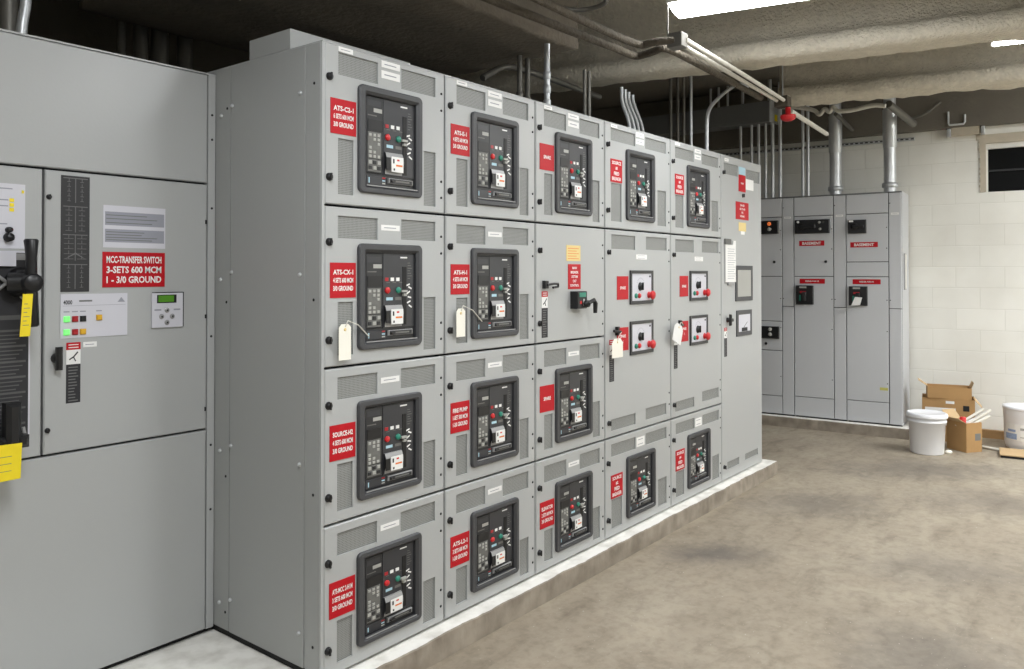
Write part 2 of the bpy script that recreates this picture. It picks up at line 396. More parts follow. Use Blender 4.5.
IB = [(-.15, .03), (-.12, 0), (.12, 0), (.15, .03), (.15, .10), (.06, .15), (.055, .5), (.1, .56), (.1, .66), (-.1, .66), (-.1, .56), (-.055, .5), (-.06, .15), (-.15, .10)]
bd = Vector((.2, -1, 0)).normalized()
def beam(px, py, s0, s1, z=2.85, seed=0.0):
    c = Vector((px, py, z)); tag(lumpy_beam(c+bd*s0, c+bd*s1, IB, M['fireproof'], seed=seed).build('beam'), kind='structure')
beam(3.41, -.55, -2.6, 4.2, seed=1.0)
beam(4.85, -.5, -.55, 4.4, seed=5.0)
beam(1.6, -.9, .75, 4.0, z=2.93, seed=9.0)
# broad sprayed duct soffit running above the switchgear
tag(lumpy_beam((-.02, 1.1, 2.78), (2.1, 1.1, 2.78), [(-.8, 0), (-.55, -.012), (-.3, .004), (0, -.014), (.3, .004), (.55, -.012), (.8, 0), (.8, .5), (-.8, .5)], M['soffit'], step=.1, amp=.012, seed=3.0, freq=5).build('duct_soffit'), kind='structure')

# ------------------------------------------------------------------ ceiling lights
def strip_light(loc, rz, label, L=1.5, W=.3, dome=.03, lens='tube'):
    t = thing('strip_light', label, 'ceiling light', loc, rz, 'fluorescent strip lights')
    mb = MB(); mb.add([(0, -W/2, .06), (L, -W/2, .06), (L, -W/2+.07, .13), (0, -W/2+.07, .13), (0, W/2, .06), (L, W/2, .06), (L, W/2-.07, .13), (0, W/2-.07, .13)],
                      [(0, 1, 2, 3), (5, 4, 7, 6), (3, 2, 6, 7), (0, 3, 7, 4), (1, 5, 6, 2), (0, 4, 5, 1)], M['housing']); mb.build('housing', t)
    mb = MB()
    w2 = W/2-.012; n = 10; v = []; f = []
    for x in (.012, L-.012):
        for k in range(n+1):
            a = math.pi*k/n; v.append((x, -math.cos(a)*w2, .003-math.sin(a)*dome))
    for k in range(n): f.append((k, n+1+k, n+2+k, k+1))
    f += [tuple(range(n+1)), tuple(range(n+1, 2*n+2))[::-1]]
    mb.add(v, f, M[lens], True); mb.build('diffuser', t)
    mb = MB()
    for k in (-1, 1): mb.box(.012, k*W/2-.006*(k > 0)*2, .0, L-.012, k*W/2+.006*(k < 0)*2, .06, M['housing'])
    mb.build('side_rail', t)
    mb = MB(); mb.box(0, -W/2, .0, .012, W/2, .06, M['housing']); mb.build('end_cap', t); mb = MB(); mb.box(L-.012, -W/2, .0, L, W/2, .06, M['housing']); mb.build('end_cap', t)
    for x in (.25, L-.25):
        mb = MB(); mb.tube([(x, 0, .13), (x, 0, CZ-loc[2])], .006, M['galv'], 6); mb.build('hanger', t)
    return t
brz = math.atan2(bd.y, bd.x)
strip_light((2.33, -.2, 2.96), brz, 'bright fluorescent strip light hanging at the near side of the sprayed beam', 1.5)
strip_light((4.10, -1.55, 2.93), brz, 'thin fluorescent strip light between the two sprayed beams, at the photo edge', 2.44, .13, .015, 'tube2')
strip_light((4.78, -2.45, 3.1), brz, 'added unseen fluorescent strip light between the sprayed beams, farther along the room', 2.44, .3, .03, 'tube2')  # unseen lamp added to brighten the far cabinets
strip_light((5.7, -2.35, 3.2), brz, 'added unseen fluorescent strip light over the floor before the block wall and pail', 2.44, .3, .03, 'tube2')  # unseen lamp added to brighten the block wall and trough end
strip_light((.72, -1.3, 2.95), brz, 'fluorescent strip light over the aisle in front of the red-signed switchgear end', 2.44)
strip_light((-1.15, -.7, 2.95), brz, 'added unseen fluorescent strip light over the aisle in front of the transfer switch cabinet', 2.1, .3, .03, 'tube2')  # unseen lamp added to brighten the side panel and transfer switch cabinet

# ------------------------------------------------------------------ shared door fittings
def latch_mesh():
    def fn(mb):
        mb.lathe([(0, -.013), (.009, -.013), (.012, -.010), (.012, -.005), (.0145, -.003), (.0145, 0)], (0, 0, 0), (0, 1, 0), M['black'], 14)
        mb.box(-.003, -.017, -.013, .003, -.011, .013, M['black'])
    return shared('door_latch', fn)
def screw_mesh(r=.0055):
    def fn(mb): mb.lathe([(0, -.003), (r*.6, -.003), (r, -.0015), (r, 0)], (0, 0, 0), (0, 1, 0), M['gap'], 8)
    return shared('screw|%g' % r, fn)
def bright_screw():
    def fn(mb): mb.lathe([(0, -.008), (.005, -.008), (.008, -.004), (.008, 0)], (0, 0, 0), (-1e-6, 1, 0), M['galv'], 8)
    return shared('screw|bright', fn)
def vent_part(parent, r):
    x0, x1, z0, z1 = r
    def fn(mb): mb.quad(-(x1-x0)/2, 0, (x1-x0)/2, z1-z0, 0, M['vent'])
    return link('vent_panel', shared('vent_panel|%.3f %.3f' % (x1-x0, z1-z0), fn), parent, ((x0+x1)/2, .0065, z0))
def label_part(parent, x0, x1, z0, z1, rows=1, name='label_plate'):
    mb = MB(); mb.plate(x0, z0, x1, z1, -.0002, .0012, M['white'])
    h = (z1-z0)
    for i in range(rows):
        zc = z0+h*(i+.5)/rows; mb.quad(x0+(x1-x0)*.15, zc-h*.07/rows, x1-(x1-x0)*.2, zc+h*.07/rows, -.0016, M['grey_print'])
    return mb.build(name, parent)
def sign_part(parent, x0, x1, z0, z1, lines, hfrac=.13, gap=.10, mt='red', fg='white'):
    mb = MB(); mb.plate(x0, z0, x1, z1, -.0002, .002, M[mt]); H = z1-z0; W = x1-x0
    n = len(lines); hs = H*hfrac; tot = n*hs+(n-1)*H*gap; z = (z0+z1)/2+tot/2-hs
    for s in lines:
        mb.text(s, (x0+x1)/2, z, hs, -.0026, M[fg], W*(.88 if W > .2 else .78 if n > 1 else .5)); z -= hs+H*gap
    return mb.build('sign', parent)
def danger_strip(parent, x0, x1, z0, z1, name='warning_label'):
    mb = MB(); H = z1-z0; mb.plate(x0, z0, x1, z0+H*.64, -.0002, .0012, M['print_dark']); mb.plate(x0, z0+H*.64, x1, z0+H*.88, -.0002, .0012, M['white'])
    mb.plate(x0, z0+H*.88, x1, z1, -.0002, .0012, M['red'])
    W = x1-x0
    for i in range(12):
        z = z0+H*(.03+.05*i); mb.quad(x0+W*.15, z, x1-W*(.15+.3*random.random()), z+H*.018, -.0016, M['print_line'])
    mb.tube([(x0+W*.2, -.0016, z0+H*.72), (x0+W*.5, -.0016, z0+H*.76), (x0+W*.8, -.0016, z0+H*.84)], W*.05, M['print_dark'], 5)
    mb.tube([(x0+W*.5, -.0016, z0+H*.76), (x0+W*.65, -.0016, z0+H*.69)], W*.04, M['print_dark'], 5)
    mb.quad(x0+W*.15, z0+H*.91, x1-W*.15, z0+H*.925, -.0016, M['white']); mb.quad(x0+W*.15, z0+H*.955, x1-W*.15, z0+H*.97, -.0016, M['white'])
    return mb.build(name, parent)

DT = .024
def door_mesh(x0, x1, z0, z1, holes, mt):
    mb = MB(); c = .004
    mb.grid_holes(x0+c, x1-c, z0+c, z1-c, holes, 0, mt, hd=.0075)
    o = [(x0, z0), (x1, z0), (x1, z1), (x0, z1)]; i = [(x0+c, z0+c), (x1-c, z0+c), (x1-c, z1-c), (x0+c, z1-c)]
    for k in range(4):
        l = (k+1) % 4
        mb.add([(o[k][0], c, o[k][1]), (o[l][0], c, o[l][1]), (i[l][0], 0, i[l][1]), (i[k][0], 0, i[k][1])], [(0, 1, 2, 3)], mt)
        mb.add([(o[k][0], DT, o[k][1]), (o[l][0], DT, o[l][1]), (o[l][0], c, o[l][1]), (o[k][0], c, o[k][1])], [(0, 1, 2, 3)], mt)
    return mb

# ------------------------------------------------------------------ circuit breaker
BW, BH = .332, .392
def rrect(x0, x1, z0, z1, r, n=5):
    pts = []
    for cx, cz, a0 in ((x1-r, z0+r, -90), (x1-r, z1-r, 0), (x0+r, z1-r, 90), (x0+r, z0+r, 180)):
        for k in range(n+1):
            a = math.radians(a0+90*k/n); pts.append((cx+r*math.cos(a), cz+r*math.sin(a)))
    return pts
IX0, IX1, IZ0, IZ1 = -BW/2+.037, BW/2-.03, .026, BH-.031
def make_breaker(label):
    t = thing('circuit_breaker', label, 'circuit breaker', group='draw-out circuit breakers in the switchgear')
    mb = MB(); hw = BW/2
    loops = [(rrect(-hw, hw, 0, BH, .02), 0.0), (rrect(-hw, hw, 0, BH, .02), -.010), (rrect(-hw+.004, hw-.004, .004, BH-.004, .017), -.014),
             (rrect(IX0-.012, IX1+.010, IZ0-.008, IZ1+.010, .008), -.014), (rrect(IX0, IX1, IZ0, IZ1, .004), -.005), (rrect(IX0, IX1, IZ0, IZ1, .004), .018)]
    n = len(loops[0][0]); v = [(x, y, z) for lp, y in loops for x, z in lp]; f = []
    for i in range(len(loops)-1):
        for k in range(n):
            l = (k+1) % n; f.append((i*n+k, i*n+l, (i+1)*n+l, (i+1)*n+k))
    mb.add(v, f, M['bezel'])
    mb.box(IX0, -.013, IZ0+.0, IX1, -.010, IZ0+.004, M['handle'])            # pale strip painting a highlight on the lower lip
    mb.build('bezel', t)
    W = IX1-IX0; H = IZ1-IZ0
    X = lambda q: IX0+W*q
    Z = lambda q: IZ0+H*(1-q)
    mb = MB(); mb.box(IX0, .006, IZ0, IX1, .02, IZ1, M['face']); mb.build('faceplate', t)
    # trip unit on the left
    mb = MB(); mb.cbox(X(.02), .000, Z(.85), X(.345), .006, Z(.015), M['face'], .002)
    mb.quad(X(.16), Z(.18), X(.32), Z(.135), -.0004, M['button_light']); mb.quad(X(.05), Z(.115), X(.3), Z(.05), -.0004, M['face2']); mb.quad(X(.05), Z(.225), X(.22), Z(.212), -.0004, M['keypad'])
    tu = mb.build('trip_unit', t)
    mb = MB(); mb.plate(X(.05), Z(.385), X(.33), Z(.265), -.0003, .002, M['black']); mb.build('display', tu)
    mb = MB(); mb.plate(X(.05), Z(.69), X(.3), Z(.40), -.0003, .0012, M['keypad'])
    for i in range(3):
        for j in range(6):
            if (i*7+j*3) % 5 in (1, 3): continue
            mb.cbox(X(.065+.08*i), -.004, Z(.45+.047*j), X(.115+.08*i), -.0015, Z(.418+.047*j), M['button_light'], .001)
    mb.build('keypad', tu)
    mb = MB(); mb.plate(X(.05), Z(.835), X(.3), Z(.70), -.0003, .0012, M['keypad'])
    for i, j in ((0, 0), (1, 0), (0, 1), (2, 1), (2, 0), (1, 1)):
        mb.cbox(X(.06+.085*i), -.004, Z(.755+.06*j), X(.12+.085*i), -.0015, Z(.715+.06*j), M['button_light' if (i+j) % 2 == 0 else 'face'], .001)
    mb.build('dip_switch_panel', tu)
    # right-hand cover
    mb = MB(); mb.cbox(X(.36), .003, Z(.86), X(.985), .006, Z(.015), M['face2'], .001)
    mb.quad(X(.70), Z(.062), X(.84), Z(.045), .0026, M['white'])
    for i in range(3): mb.quad(X(.42+.125*i), Z(.345), X(.49+.125*i), Z(.338), .0026, M['keypad'])
    mb.quad(X(.42), Z(.545), X(.55), Z(.51), .0026, M['pale_blue']); mb.quad(X(.6), Z(.545), X(.72), Z(.51), .0026, M['keypad'])
    cv = mb.build('front_cover', t)
    for q, mt in ((.425, 'lamp_red'), (.535, 'white'), (.645, 'white')):
        mb = MB(); mb.plate(X(q-.03), Z(.325), X(q+.035), Z(.285), .0028, .0012, M[mt]); mb.build('indicator_window', cv)
    for q, mt in ((.44, 'redk'), (.655, 'green')):
        mb = MB(); mb.lathe([(0, -.007), (.010, -.007), (.0125, -.004), (.0125, 0)], (X(q), .003, Z(.43)), (0, 1, 0), M[mt], 14); o = mb.build('push_button', cv)
        o['label'] = ('red' if mt == 'redk' else 'green')+' push button'
    mb = MB(); mb.cbox(X(.745), .0012, Z(.83), X(.825), .003, Z(.16), M['slot'], .0006); mb.build('handle_slot', cv)
    mb = MB()
    for q, zz, a in ((.86, .37, .3), (.9, .405, -.4), (.865, .46, .5), (.89, .515, -.2), (.875, .57, .4), (.905, .62, -.5)):
        cx, cz = X(q), Z(zz); ca, sa = math.cos(a), math.sin(a)
        mb.add([(cx+ca*.010*i-sa*.003*j, .0024, cz+sa*.010*i+ca*.003*j) for i, j in ((-1, -1), (1, -1), (1, 1), (-1, 1))], [(0, 1, 2, 3)], M['white'])
    for i in range(7): mb.quad(X(.85), Z(.12+.03*i), X(.9+.02*(i % 3)), Z(.112+.03*i), .0024, M['keypad'])
    mb.build('marking_strip', cv)
    mb = MB(); mb.box(X(.69), -.012, Z(.455), X(.80), .001, Z(.43), M['button_light']); mb.box(X(.73), -.01, Z(.50), X(.79), .001, Z(.47), M['button_light']); mb.build('slide_lever', cv)
    # charging handle
    mb = MB(); n = 8; v = []; f = []
    xa, xb = X(.375), X(.715)
    for k in range(n+1):
        a = k/n; z = Z(.60+.245*a); y = -.002-.011*math.sin(math.pi*min(1, a*1.1+.05)); v += [(xa, y, z), (xb, y, z)]
    for k in range(n): f.append((2*k, 2*k+2, 2*k+3, 2*k+1))
    mb.add(v, f, M['handle'], True)
    mb.add([(xa, -.002, Z(.60)), (xb, -.002, Z(.60)), (xb, .004, Z(.60)), (xa, .004, Z(.60))], [(0, 1, 2, 3)], M['handle'])
    mb.add([v[2*k] for k in range(n+1)]+[(xa, .004, Z(.845)), (xa, .004, Z(.60))], [tuple(range(n+3))], M['face']); mb.add([v[2*k+1] for k in range(n+1)]+[(xb, .004, Z(.845)), (xb, .004, Z(.60))], [tuple(range(n+3))[::-1]], M['face'])
    ch = mb.build('charging_handle', t)
    mb = MB(); mb.plate(X(.365), Z(.80), X(.45), Z(.66), -.0110, .003, M['black']); mb.build('grip', ch)
    mb = MB(); mb.plate(X(.465), Z(.815), X(.70), Z(.645), -.0130, .001, M['white']); mb.quad(X(.55), Z(.75), X(.68), Z(.73), -.0144, M['orange']); mb.quad(X(.49), Z(.72), X(.52), Z(.67), -.0144, M['face']); mb.quad(X(.50), Z(.80), X(.53), Z(.775), -.0144, M['face']); mb.quad(X(.57), Z(.69), X(.62), Z(.67), -.0144, M['redk']); mb.build('sticker', ch)
    # lower row
    mb = MB(); mb.cbox(X(.45), -.003, Z(.945), X(.94), .008, Z(.885), M['handle'], .002); mb.cbox(X(.47), -.004, Z(.938), X(.92), -.002, Z(.892), M['face'], .001); mb.quad(X(.58), Z(.925), X(.86), Z(.905), -.0045, M['keypad'])
    mb.lathe([(0, -.008), (.006, -.008), (.006, -.003)], (X(.5), 0, Z(.915)), (0, 1, 0), M['black'], 10); mb.build('racking_shutter', t)
    mb = MB(); mb.cbox(X(.04), .004, Z(.98), X(.42), .008, Z(.875), M['face2'], .002)
    mb.quad(X(.34), Z(.90), X(.40), Z(.885), .0036, M['lamp_red']); mb.quad(X(.34), Z(.93), X(.40), Z(.915), .0036, M['pale_blue']); mb.quad(X(.34), Z(.96), X(.40), Z(.945), .0036, M['button_light']); mb.quad(X(.08), Z(.96), X(.1), Z(.90), .0036, M['pale_blue'])
    mb.build('rating_plate', t)
    return t

# ------------------------------------------------------------------ switchgear
CX = [0, .6377, 1.2736, 1.9067, 2.6818, 3.4436, 4.1991]
RZ = [2.29, 1.7012, 1.1145, .5515, 0.0]
GD = 1.45
COLNAME = ['the column at the plain grey side panel', 'the second column from the plain side panel', 'the third column from the plain side panel', 'the fourth column from the plain side panel', 'the fifth column from the plain side panel', 'end']
ROWNAME = ['top', 'second', 'third', 'bottom']
SIGN = {(0, 0): ['ATS-C2-1', '6 SETS 600 MCM', '3/0 GROUND'], (0, 1): ['ATS-CX-1', '4 SETS 600 MCM', '3/0 GROUND'], (0, 2): ['SOURCE-H2', '4 SETS 600 MCM', '3/0 GROUND'], (0, 3): ['ATS-MCC 2-H1M', '3 SETS 600 MCM', '3/0 GROUND'],
        (1, 0): ['ATS-E-1', '4 SETS 600 MCM', '3/0 GROUND'], (1, 1): ['ATS-H-1', '4 SETS 600 MCM', '3/0 GROUND'], (1, 2): ['FIRE PUMP', '1-SET 500 MCM', '1-3/0 GROUND'], (1, 3): ['ATS-L2-1', '3 SETS 600 MCM', '1-3/0 GROUND'],
        (2, 0): ['SPARE'], (2, 2): ['SPARE'], (2, 3): ['ELEVATOR', '2 SETS 600 MCM', '3/0 GROUND'],
        (3, 0): ['SOURCE', '#1', 'FEED', 'BREAKER'], (3, 3): ['SOURCE', '#2', 'FEED', 'BREAKER'], (4, 0): ['SOURCE', '#3', 'FEED', 'BREAKER'], (4, 3): ['SOURCE', '#4', 'FEED', 'BREAKER']}
breaker0 = [None]
def place_breaker(c, r, x, z, h):
    lab = 'dark-framed circuit breaker in the %s cell of %s' % (ROWNAME[r], COLNAME[c])
    if breaker0[0] is None: breaker0[0] = o = make_breaker(lab)
    else:
        o = copy_tree(breaker0[0]); o['label'] = lab
    o.location = (x, 0, z); o.scale = (1, 1, h/BH)

def breaker_cell(sec, c, r, w, z0, z1, wide):
    """door of one breaker cell in section coordinates"""
    h = z1-z0; g = .0045
    if r == 0 and c < 4: h += .007
    x0, x1 = (.012 if c == 0 else g), w-g
    if not wide:
        vt = [(.070, .262, h-.118, h-.036), (.385, .579, h-.113, h-.033)]; vb = [(.070, .142, .042, h-.35), (.511, .580, .030, h-.343)]
        bz = (.1615, .4925); sx = (.034, .153); lx = (.279, .376)
    else:
        vt = [(.064, .333, h-.106, h-.036), (.453, .715, h-.105, h-.036)]; vb = [(.066, .180, .044, h-.34), (.605, .715, .044, h-.337)]
        bz = (.226, .556); sx = (.060, .184); lx = (.343, .437)
    zb0 = .057 if r == 0 else (.055 if r == 1 else (.06 if r == 2 else .063)); zb1 = h-.134
    vents = [(a, b, z0+p, z0+q) for a, b, p, q in vt+vb]
    hole = (bz[0]+.03, bz[1]-.022, z0+zb0+.018, z0+zb1-.02)
    d = door_mesh(x0, x1, z0+g, z1-g, vents+[hole], M['paint']).build('door', sec)
    for v in vents: vent_part(d, v)
    for q in (h-.133, .101): link('door_latch', latch_mesh(), d, (.029, 0, z0+q))
    for q in (h-.093, h-.163, .136, .069):
        link('screw', screw_mesh(), d, (w-.024, 0, z0+q))
    H = .128
    zs = z0+h-.207
    if (c, r) in SIGN:
        ln = SIGN[(c, r)]
        if len(ln) == 4: sign_part(d, sx[0], sx[1], zs-H, zs, ln, .15, .08)
        elif len(ln) == 1: sign_part(d, sx[0], sx[1], zs-H, zs, ln, .14)
        else: sign_part(d, sx[0], sx[1], zs-H, zs, ln, .145, .085)
    if r == 0:
        label_part(d, vt[0][0], vt[0][0]+.068, z1-.026, z1-.008); label_part(d, lx[0], lx[1], z1-.041, z1-.015); label_part(d, lx[0], lx[1], z1-.083, z1-.053)
    elif wide: label_part(d, lx[0], lx[1], z1-.098, z1-.045, 2)
    else: label_part(d, lx[0], lx[1], z1-.081, z1-.059)
    place_breaker(c, r, CX[c]+(bz[0]+bz[1])/2, z0+zb0, zb1-zb0)
    return d

def control_panel(sec, x0, x1, z0, z1, txt):
    mb = MB(); y = -.0003; b = .018
    for q in ((x0, z0, x1, z0+b*1.1), (x0, z1-b, x1, z1), (x0, z0+b*1.1, x0+b, z1-b), (x1-b, z0+b*1.1, x1, z1-b)):
        mb.plate(q[0], q[1], q[2], q[3], y, .008, M['face'])
    cpn = mb.build('control_panel', sec); W = x1-x0; H = z1-z0
    mb = MB(); mb.plate(x0+b, z0+b*1.1, x1-b, z1-b, y, .004, M['panel_white'])
    for i in range(9):
        a = math.pi*(.15+.7*i/8); mb.quad(x0+W*.45-math.cos(a)*.045-.003, z0+H*.52+math.sin(a)*.05-.002, x0+W*.45-math.cos(a)*.045+.003, z0+H*.52+math.sin(a)*.05+.002, -.0048, M['grey_print'])
    mb.quad(x1-b-.03, z1-b-.022, x1-b-.01, z1-b-.012, -.0048, M['print_dark'])
    mb.build('panel_face', cpn)
    mb = MB(); mb.lathe([(0, -.020), (.017, -.020), (.021, -.017), (.023, -.008), (.026, -.004)], (x0+W*.43, 0, z0+H*.52), (0, 1, 0), M['black'], 16); mb.box(x0+W*.43-.004, -.027, z0+H*.52-.02, x0+W*.43+.004, -.019, z0+H*.52+.024, M['black']); mb.build('selector_knob', cpn)
    for q, mt in ((.24, 'green'), (.38, 'redk')):
        mb = MB(); mb.lathe([(0, -.014), (.011, -.014), (.015, -.01), (.015, -.004)], (x0+W*q, 0, z0+H*.25), (0, 1, 0), M[mt], 14); mb.build('indicator_lamp', cpn)['label'] = ('green' if mt == 'green' else 'red')+' indicator lamp'
    mb = MB(); mb.lathe([(0, -.044), (.018, -.042), (.025, -.036), (.026, -.027), (.019, -.022), (.015, -.010), (.02, -.008), (.02, -.004)], (x0+W*.81, 0, z0+H*.26), (0, 1, 0), M['redk'], 18); mb.build('emergency_button', cpn)['label'] = 'red mushroom push button'
    return cpn

def t_handle(parent, x, z, big=False):
    mb = MB(); mb.lathe([(0, -.022), (.012, -.022), (.014, -.018), (.018, -.004), (.018, 0)], (x, 0, z), (0, 1, 0), M['black'], 14)
    h = .040; mb.cbox(x-.010, -.034, z-h, x+.011, -.018, z+h, M['black'], .006); return mb.build('turn_handle', parent)

sections = []
SECLAB = ['grey switchgear column with four breaker cells, beside the plain side panel', 'grey switchgear column with four breaker cells, second from the plain side panel',
          'grey switchgear column whose second door has a black lever handle and yellow note', 'grey switchgear column with two switch panels and a cream tag on its tall door',
          'grey switchgear column with two switch panels and a white tag on its tall door', 'grey switchgear end column with two framed meters and a paper holder on one tall door']
for c in range(6):
    w = CX[c+1]-CX[c]
    sec = thing('switchgear_section', SECLAB[c], 'switchgear cabinet', (CX[c], 0, 0), 0, 'switchgear columns on the raised slab')
    sections.append(sec)
    # body: carcass behind the doors, dark front that paints shade into the seams, recessed base channel
    mb = MB(); e = .0015
    mb.box(e, .055, .03, w-e, GD, 2.285, M['side'])
    mb.quad(e, .03, w-e, 2.285, .0545, M['gap'])
    xl, xr = e, w-e
    for xa in (xl, xr-.003):
        mb.box(xa, .027, .012, xa+.003, .055, 2.27, M['gap'])
    if c == 0: mb.box(0, .003, .012, .0115, .055, 2.285, M['paint'])
    if c == 5: mb.box(w-.004, .003, .012, w, .055, 2.285, M['paint'])
    mb.box(xl, .002, 2.2855, xr, GD, 2.2905, M['paint'])
    mb.build('body', sec)
    mb = MB(); mb.box(.01, .03, 0, w-.01, GD-.05, .03, M['gap']); mb.build('base_channel', sec)
    if c < 3:
        for r in range(4):
            if (c, r) == (2, 1): continue
            breaker_cell(sec, c, r, w, max(RZ[r+1], .008), RZ[r], False)
    if c == 2:
        z0, z1 = RZ[2], RZ[1]; d = door_mesh(.0045, w-.0045, z0+.0045, z1-.0045, [], M['paint']).build('door', sec)
        for z in (1.567, 1.213): link('door_latch', latch_mesh(), d, (.032, 0, z))
        for q in (z1-.093, z1-.163, z0+.136, z0+.069): link('screw', screw_mesh(), d, (w-.024, 0, q))
        mb = MB(); mb.plate(.262, 1.519, .392, 1.600, -.0002, .001, M['tan'])
        for i in range(5): mb.quad(.275, 1.53+.013*i, .375-.02*(i % 2), 1.533+.013*i, -.0014, M['orange'])
        mb.build('label_plate', d)['label'] = 'yellow note'
        sign_part(d, .277, .392, 1.375, 1.503, ['MAIN', 'BREAKER', 'SYSTEM', 'CAT', 'CONTROL'], .10, .075)
        danger_strip(d, .050, .099, 1.142, 1.368)
        mb = MB(); mb.cbox(.055, -.02, 1.382, .085, -.0003, 1.42, M['black'], .003); mb.tube([(.07, -.02, 1.40), (.11, -.03, 1.405), (.15, -.028, 1.405), (.155, -.025, 1.39), (.11, -.026, 1.386)], .006, M['black'], 8); mb.build('padlock_hasp', d)
        mb = MB(); mb.cbox(.298, -.045, 1.275, .392, -.0003, 1.364, M['black'], .006); mb.plate(.315, 1.335, .375, 1.358, -.0455, .001, M['green']); mb.quad(.352, 1.29, .36, 1.325, -.0456, M['white']); mb.plate(.32, 1.30, .335, 1.315, -.0455, .001, M['redk']); sb = mb.build('switch_housing', d)
        mb = MB(); mb.lathe([(0, -.02), (.018, -.02), (.02, 0)], (.372, -.045, 1.30), (0, 1, 0), M['black'], 14); mb.tube([(.372, -.06, 1.302), (.425, -.062, 1.318), (.44, -.062, 1.30), (.438, -.062, 1.25)], [.011, .011, .013, .011], M['black'], 8); mb.build('lever', sb)
    if c in (3, 4):
        breaker_cell(sec, c, 0, w, RZ[1], RZ[0], True); breaker_cell(sec, c, 3, w, .008, RZ[3], True)
        z0, z1 = RZ[3], RZ[1]
        dx = 0 if c == 3 else -.005
        vs = [(.068+dx, .333+dx, 1.592, 1.672), (.461+dx*2, .722+dx, 1.596, 1.674), (.064+dx, .334+dx, .588, .652), (.454+dx, .713, .594, .662)]
        if c == 4: vs[3] = (.449, .713, .604, .672)
        d = door_mesh(.0045, w-.0045, z0+.0045, z1-.0045, vs, M['paint']).build('door', sec)
        for v in vs: vent_part(d, v)
        for z in (1.572, .636): link('door_latch', latch_mesh(), d, (.038, 0, z))
        for q in (1.60, 1.53, 1.17, 1.10, .72, .65): link('screw', screw_mesh(), d, (w-.024, 0, q))
        label_part(d, .342+dx, .470+dx, 1.537, 1.566, 2)
        for k, (za, zb) in enumerate(((1.278, 1.473), (.989, 1.181))):
            control_panel(sec, .267+dx, .538+dx*2, za, zb, k)
            zz = (1.309, 1.440) if k == 0 else (1.022, 1.152)
            if k == 0: sign_part(d, .127+dx, .251+dx*2, zz[0], zz[1], ['SPARE'], .13)
            else: sign_part(d, .127+dx, .251+dx*2, zz[0], zz[1], ['SPARE', '1'], .13, .12)
        danger_strip(d, .046+dx, .094+dx, .86, 1.09)
        mb = MB(); mb.cbox(.108+dx, -.018, 1.112, .132+dx, -.0003, 1.16, M['black'], .004); mb.tube([(.065+dx, -.018, 1.14), (.09+dx, -.022, 1.135), (.125+dx, -.026, 1.132)], .008, M['black'], 8); mb.build('padlock_hasp', d)
    if c == 5:
        vs = [(.05, .301, 2.158, 2.236), (.452, .717, 2.142, 2.228), (.094, .307, .075, .128), (.416, .665, .082, .130)]
        d = door_mesh(.0045, w-.0055, .0125, RZ[0]-.0045, vs, M['paint']).build('door', sec)
        for v in vs: vent_part(d, v)
        for z in (2.165, .104): link('door_latch', latch_mesh(), d, (.04, 0, z))
        mb = MB(); mb.plate(.315, 2.18, .435, 2.235, -.0002, .0012, M['pale_blue']); mb.build('label_plate', d)
        label_part(d, .06, .13, 2.248, 2.27)
        sign_part(d, .312, .439, 2.055, 2.177, ['SPARE'], .11)
        mb = MB(); mb.plate(.445, 2.078, .594, 2.157, -.0002, .0012, M['white']); mb.build('label_plate', d)
        link('keyhole', latch_mesh(), d, (.387, 0, 2.027))
        sign_part(d, .256, .494, 1.85, 1.978, ['DANGER', 'ARC FLASH', 'PPE', 'REQUIRED'], .12, .09)
        mb = MB(); mb.plate(.31, 1.765, .447, 1.829, -.0002, .001, M['tan']); mb.plate(.35, 1.741, .42, 1.765, -.0002, .001, M['white']); mb.build('label_plate', d)['label'] = 'tan paper label'
        mb = MB(); mb.box(.05, -.012, 1.66, .15, -.0003, 1.70, M['keypad']); mb.box(.055, -.004, 1.385, .236, -.0003, 1.66, M['handle']); mb.box(.10, -.012, 1.372, .20, -.0003, 1.395, M['handle']); ph = mb.build('paper_holder', d)
        mb = MB(); mb.box(.06, -.009, 1.395, .236, -.0045, 1.66, M['white']); mb.box(.19, -.009, 1.66, .236, -.0045, 1.69, M['white'])
        for i in range(14): mb.quad(.09, 1.42+.016*i, .2+.03*((i*7) % 3)/2, 1.423+.016*i, -.0094, M['grey_print'])
        mb.build('paper', ph)
        for (a, b2, p, q) in ((.243, .559, 1.255, 1.513), (.258, .54, 1.0, 1.188)):
            mb = MB(); k = .032
            for z4 in ((a, p, b2, p+k), (a, q-k, b2, q), (a, p+k, a+k, q-k), (b2-k, p+k, b2, q-k)): mb.plate(*z4, -.0003, .007, M['bezel'])
            mt = mb.build('meter', d); mb = MB(); mb.plate(a+k, p+k, b2-k, q-k, -.0003, .006, M['button_light' if q > 1.3 else 'panel_white'])
            if q < 1.3: mb.add([(a+.12, -.0066, p+.06), (a+.13, -.0066, p+.06), (a+.2, -.0066, p+.10), (a+.19, -.0066, p+.10)], [(0, 1, 2, 3)], M['print_dark']); mb.plate(a+.09, p+.034, a+.19, p+.06, -.006, .003, M['print_dark'])
            mb.build('meter_face', mt)
        t_handle(d, .10, 1.128); mb = MB(); mb.cbox(.10, -.03, 1.115, .15, -.018, 1.138, M['black'], .004); mb.build('lever', d)
        danger_strip(d, .048, .093, .872, 1.075)
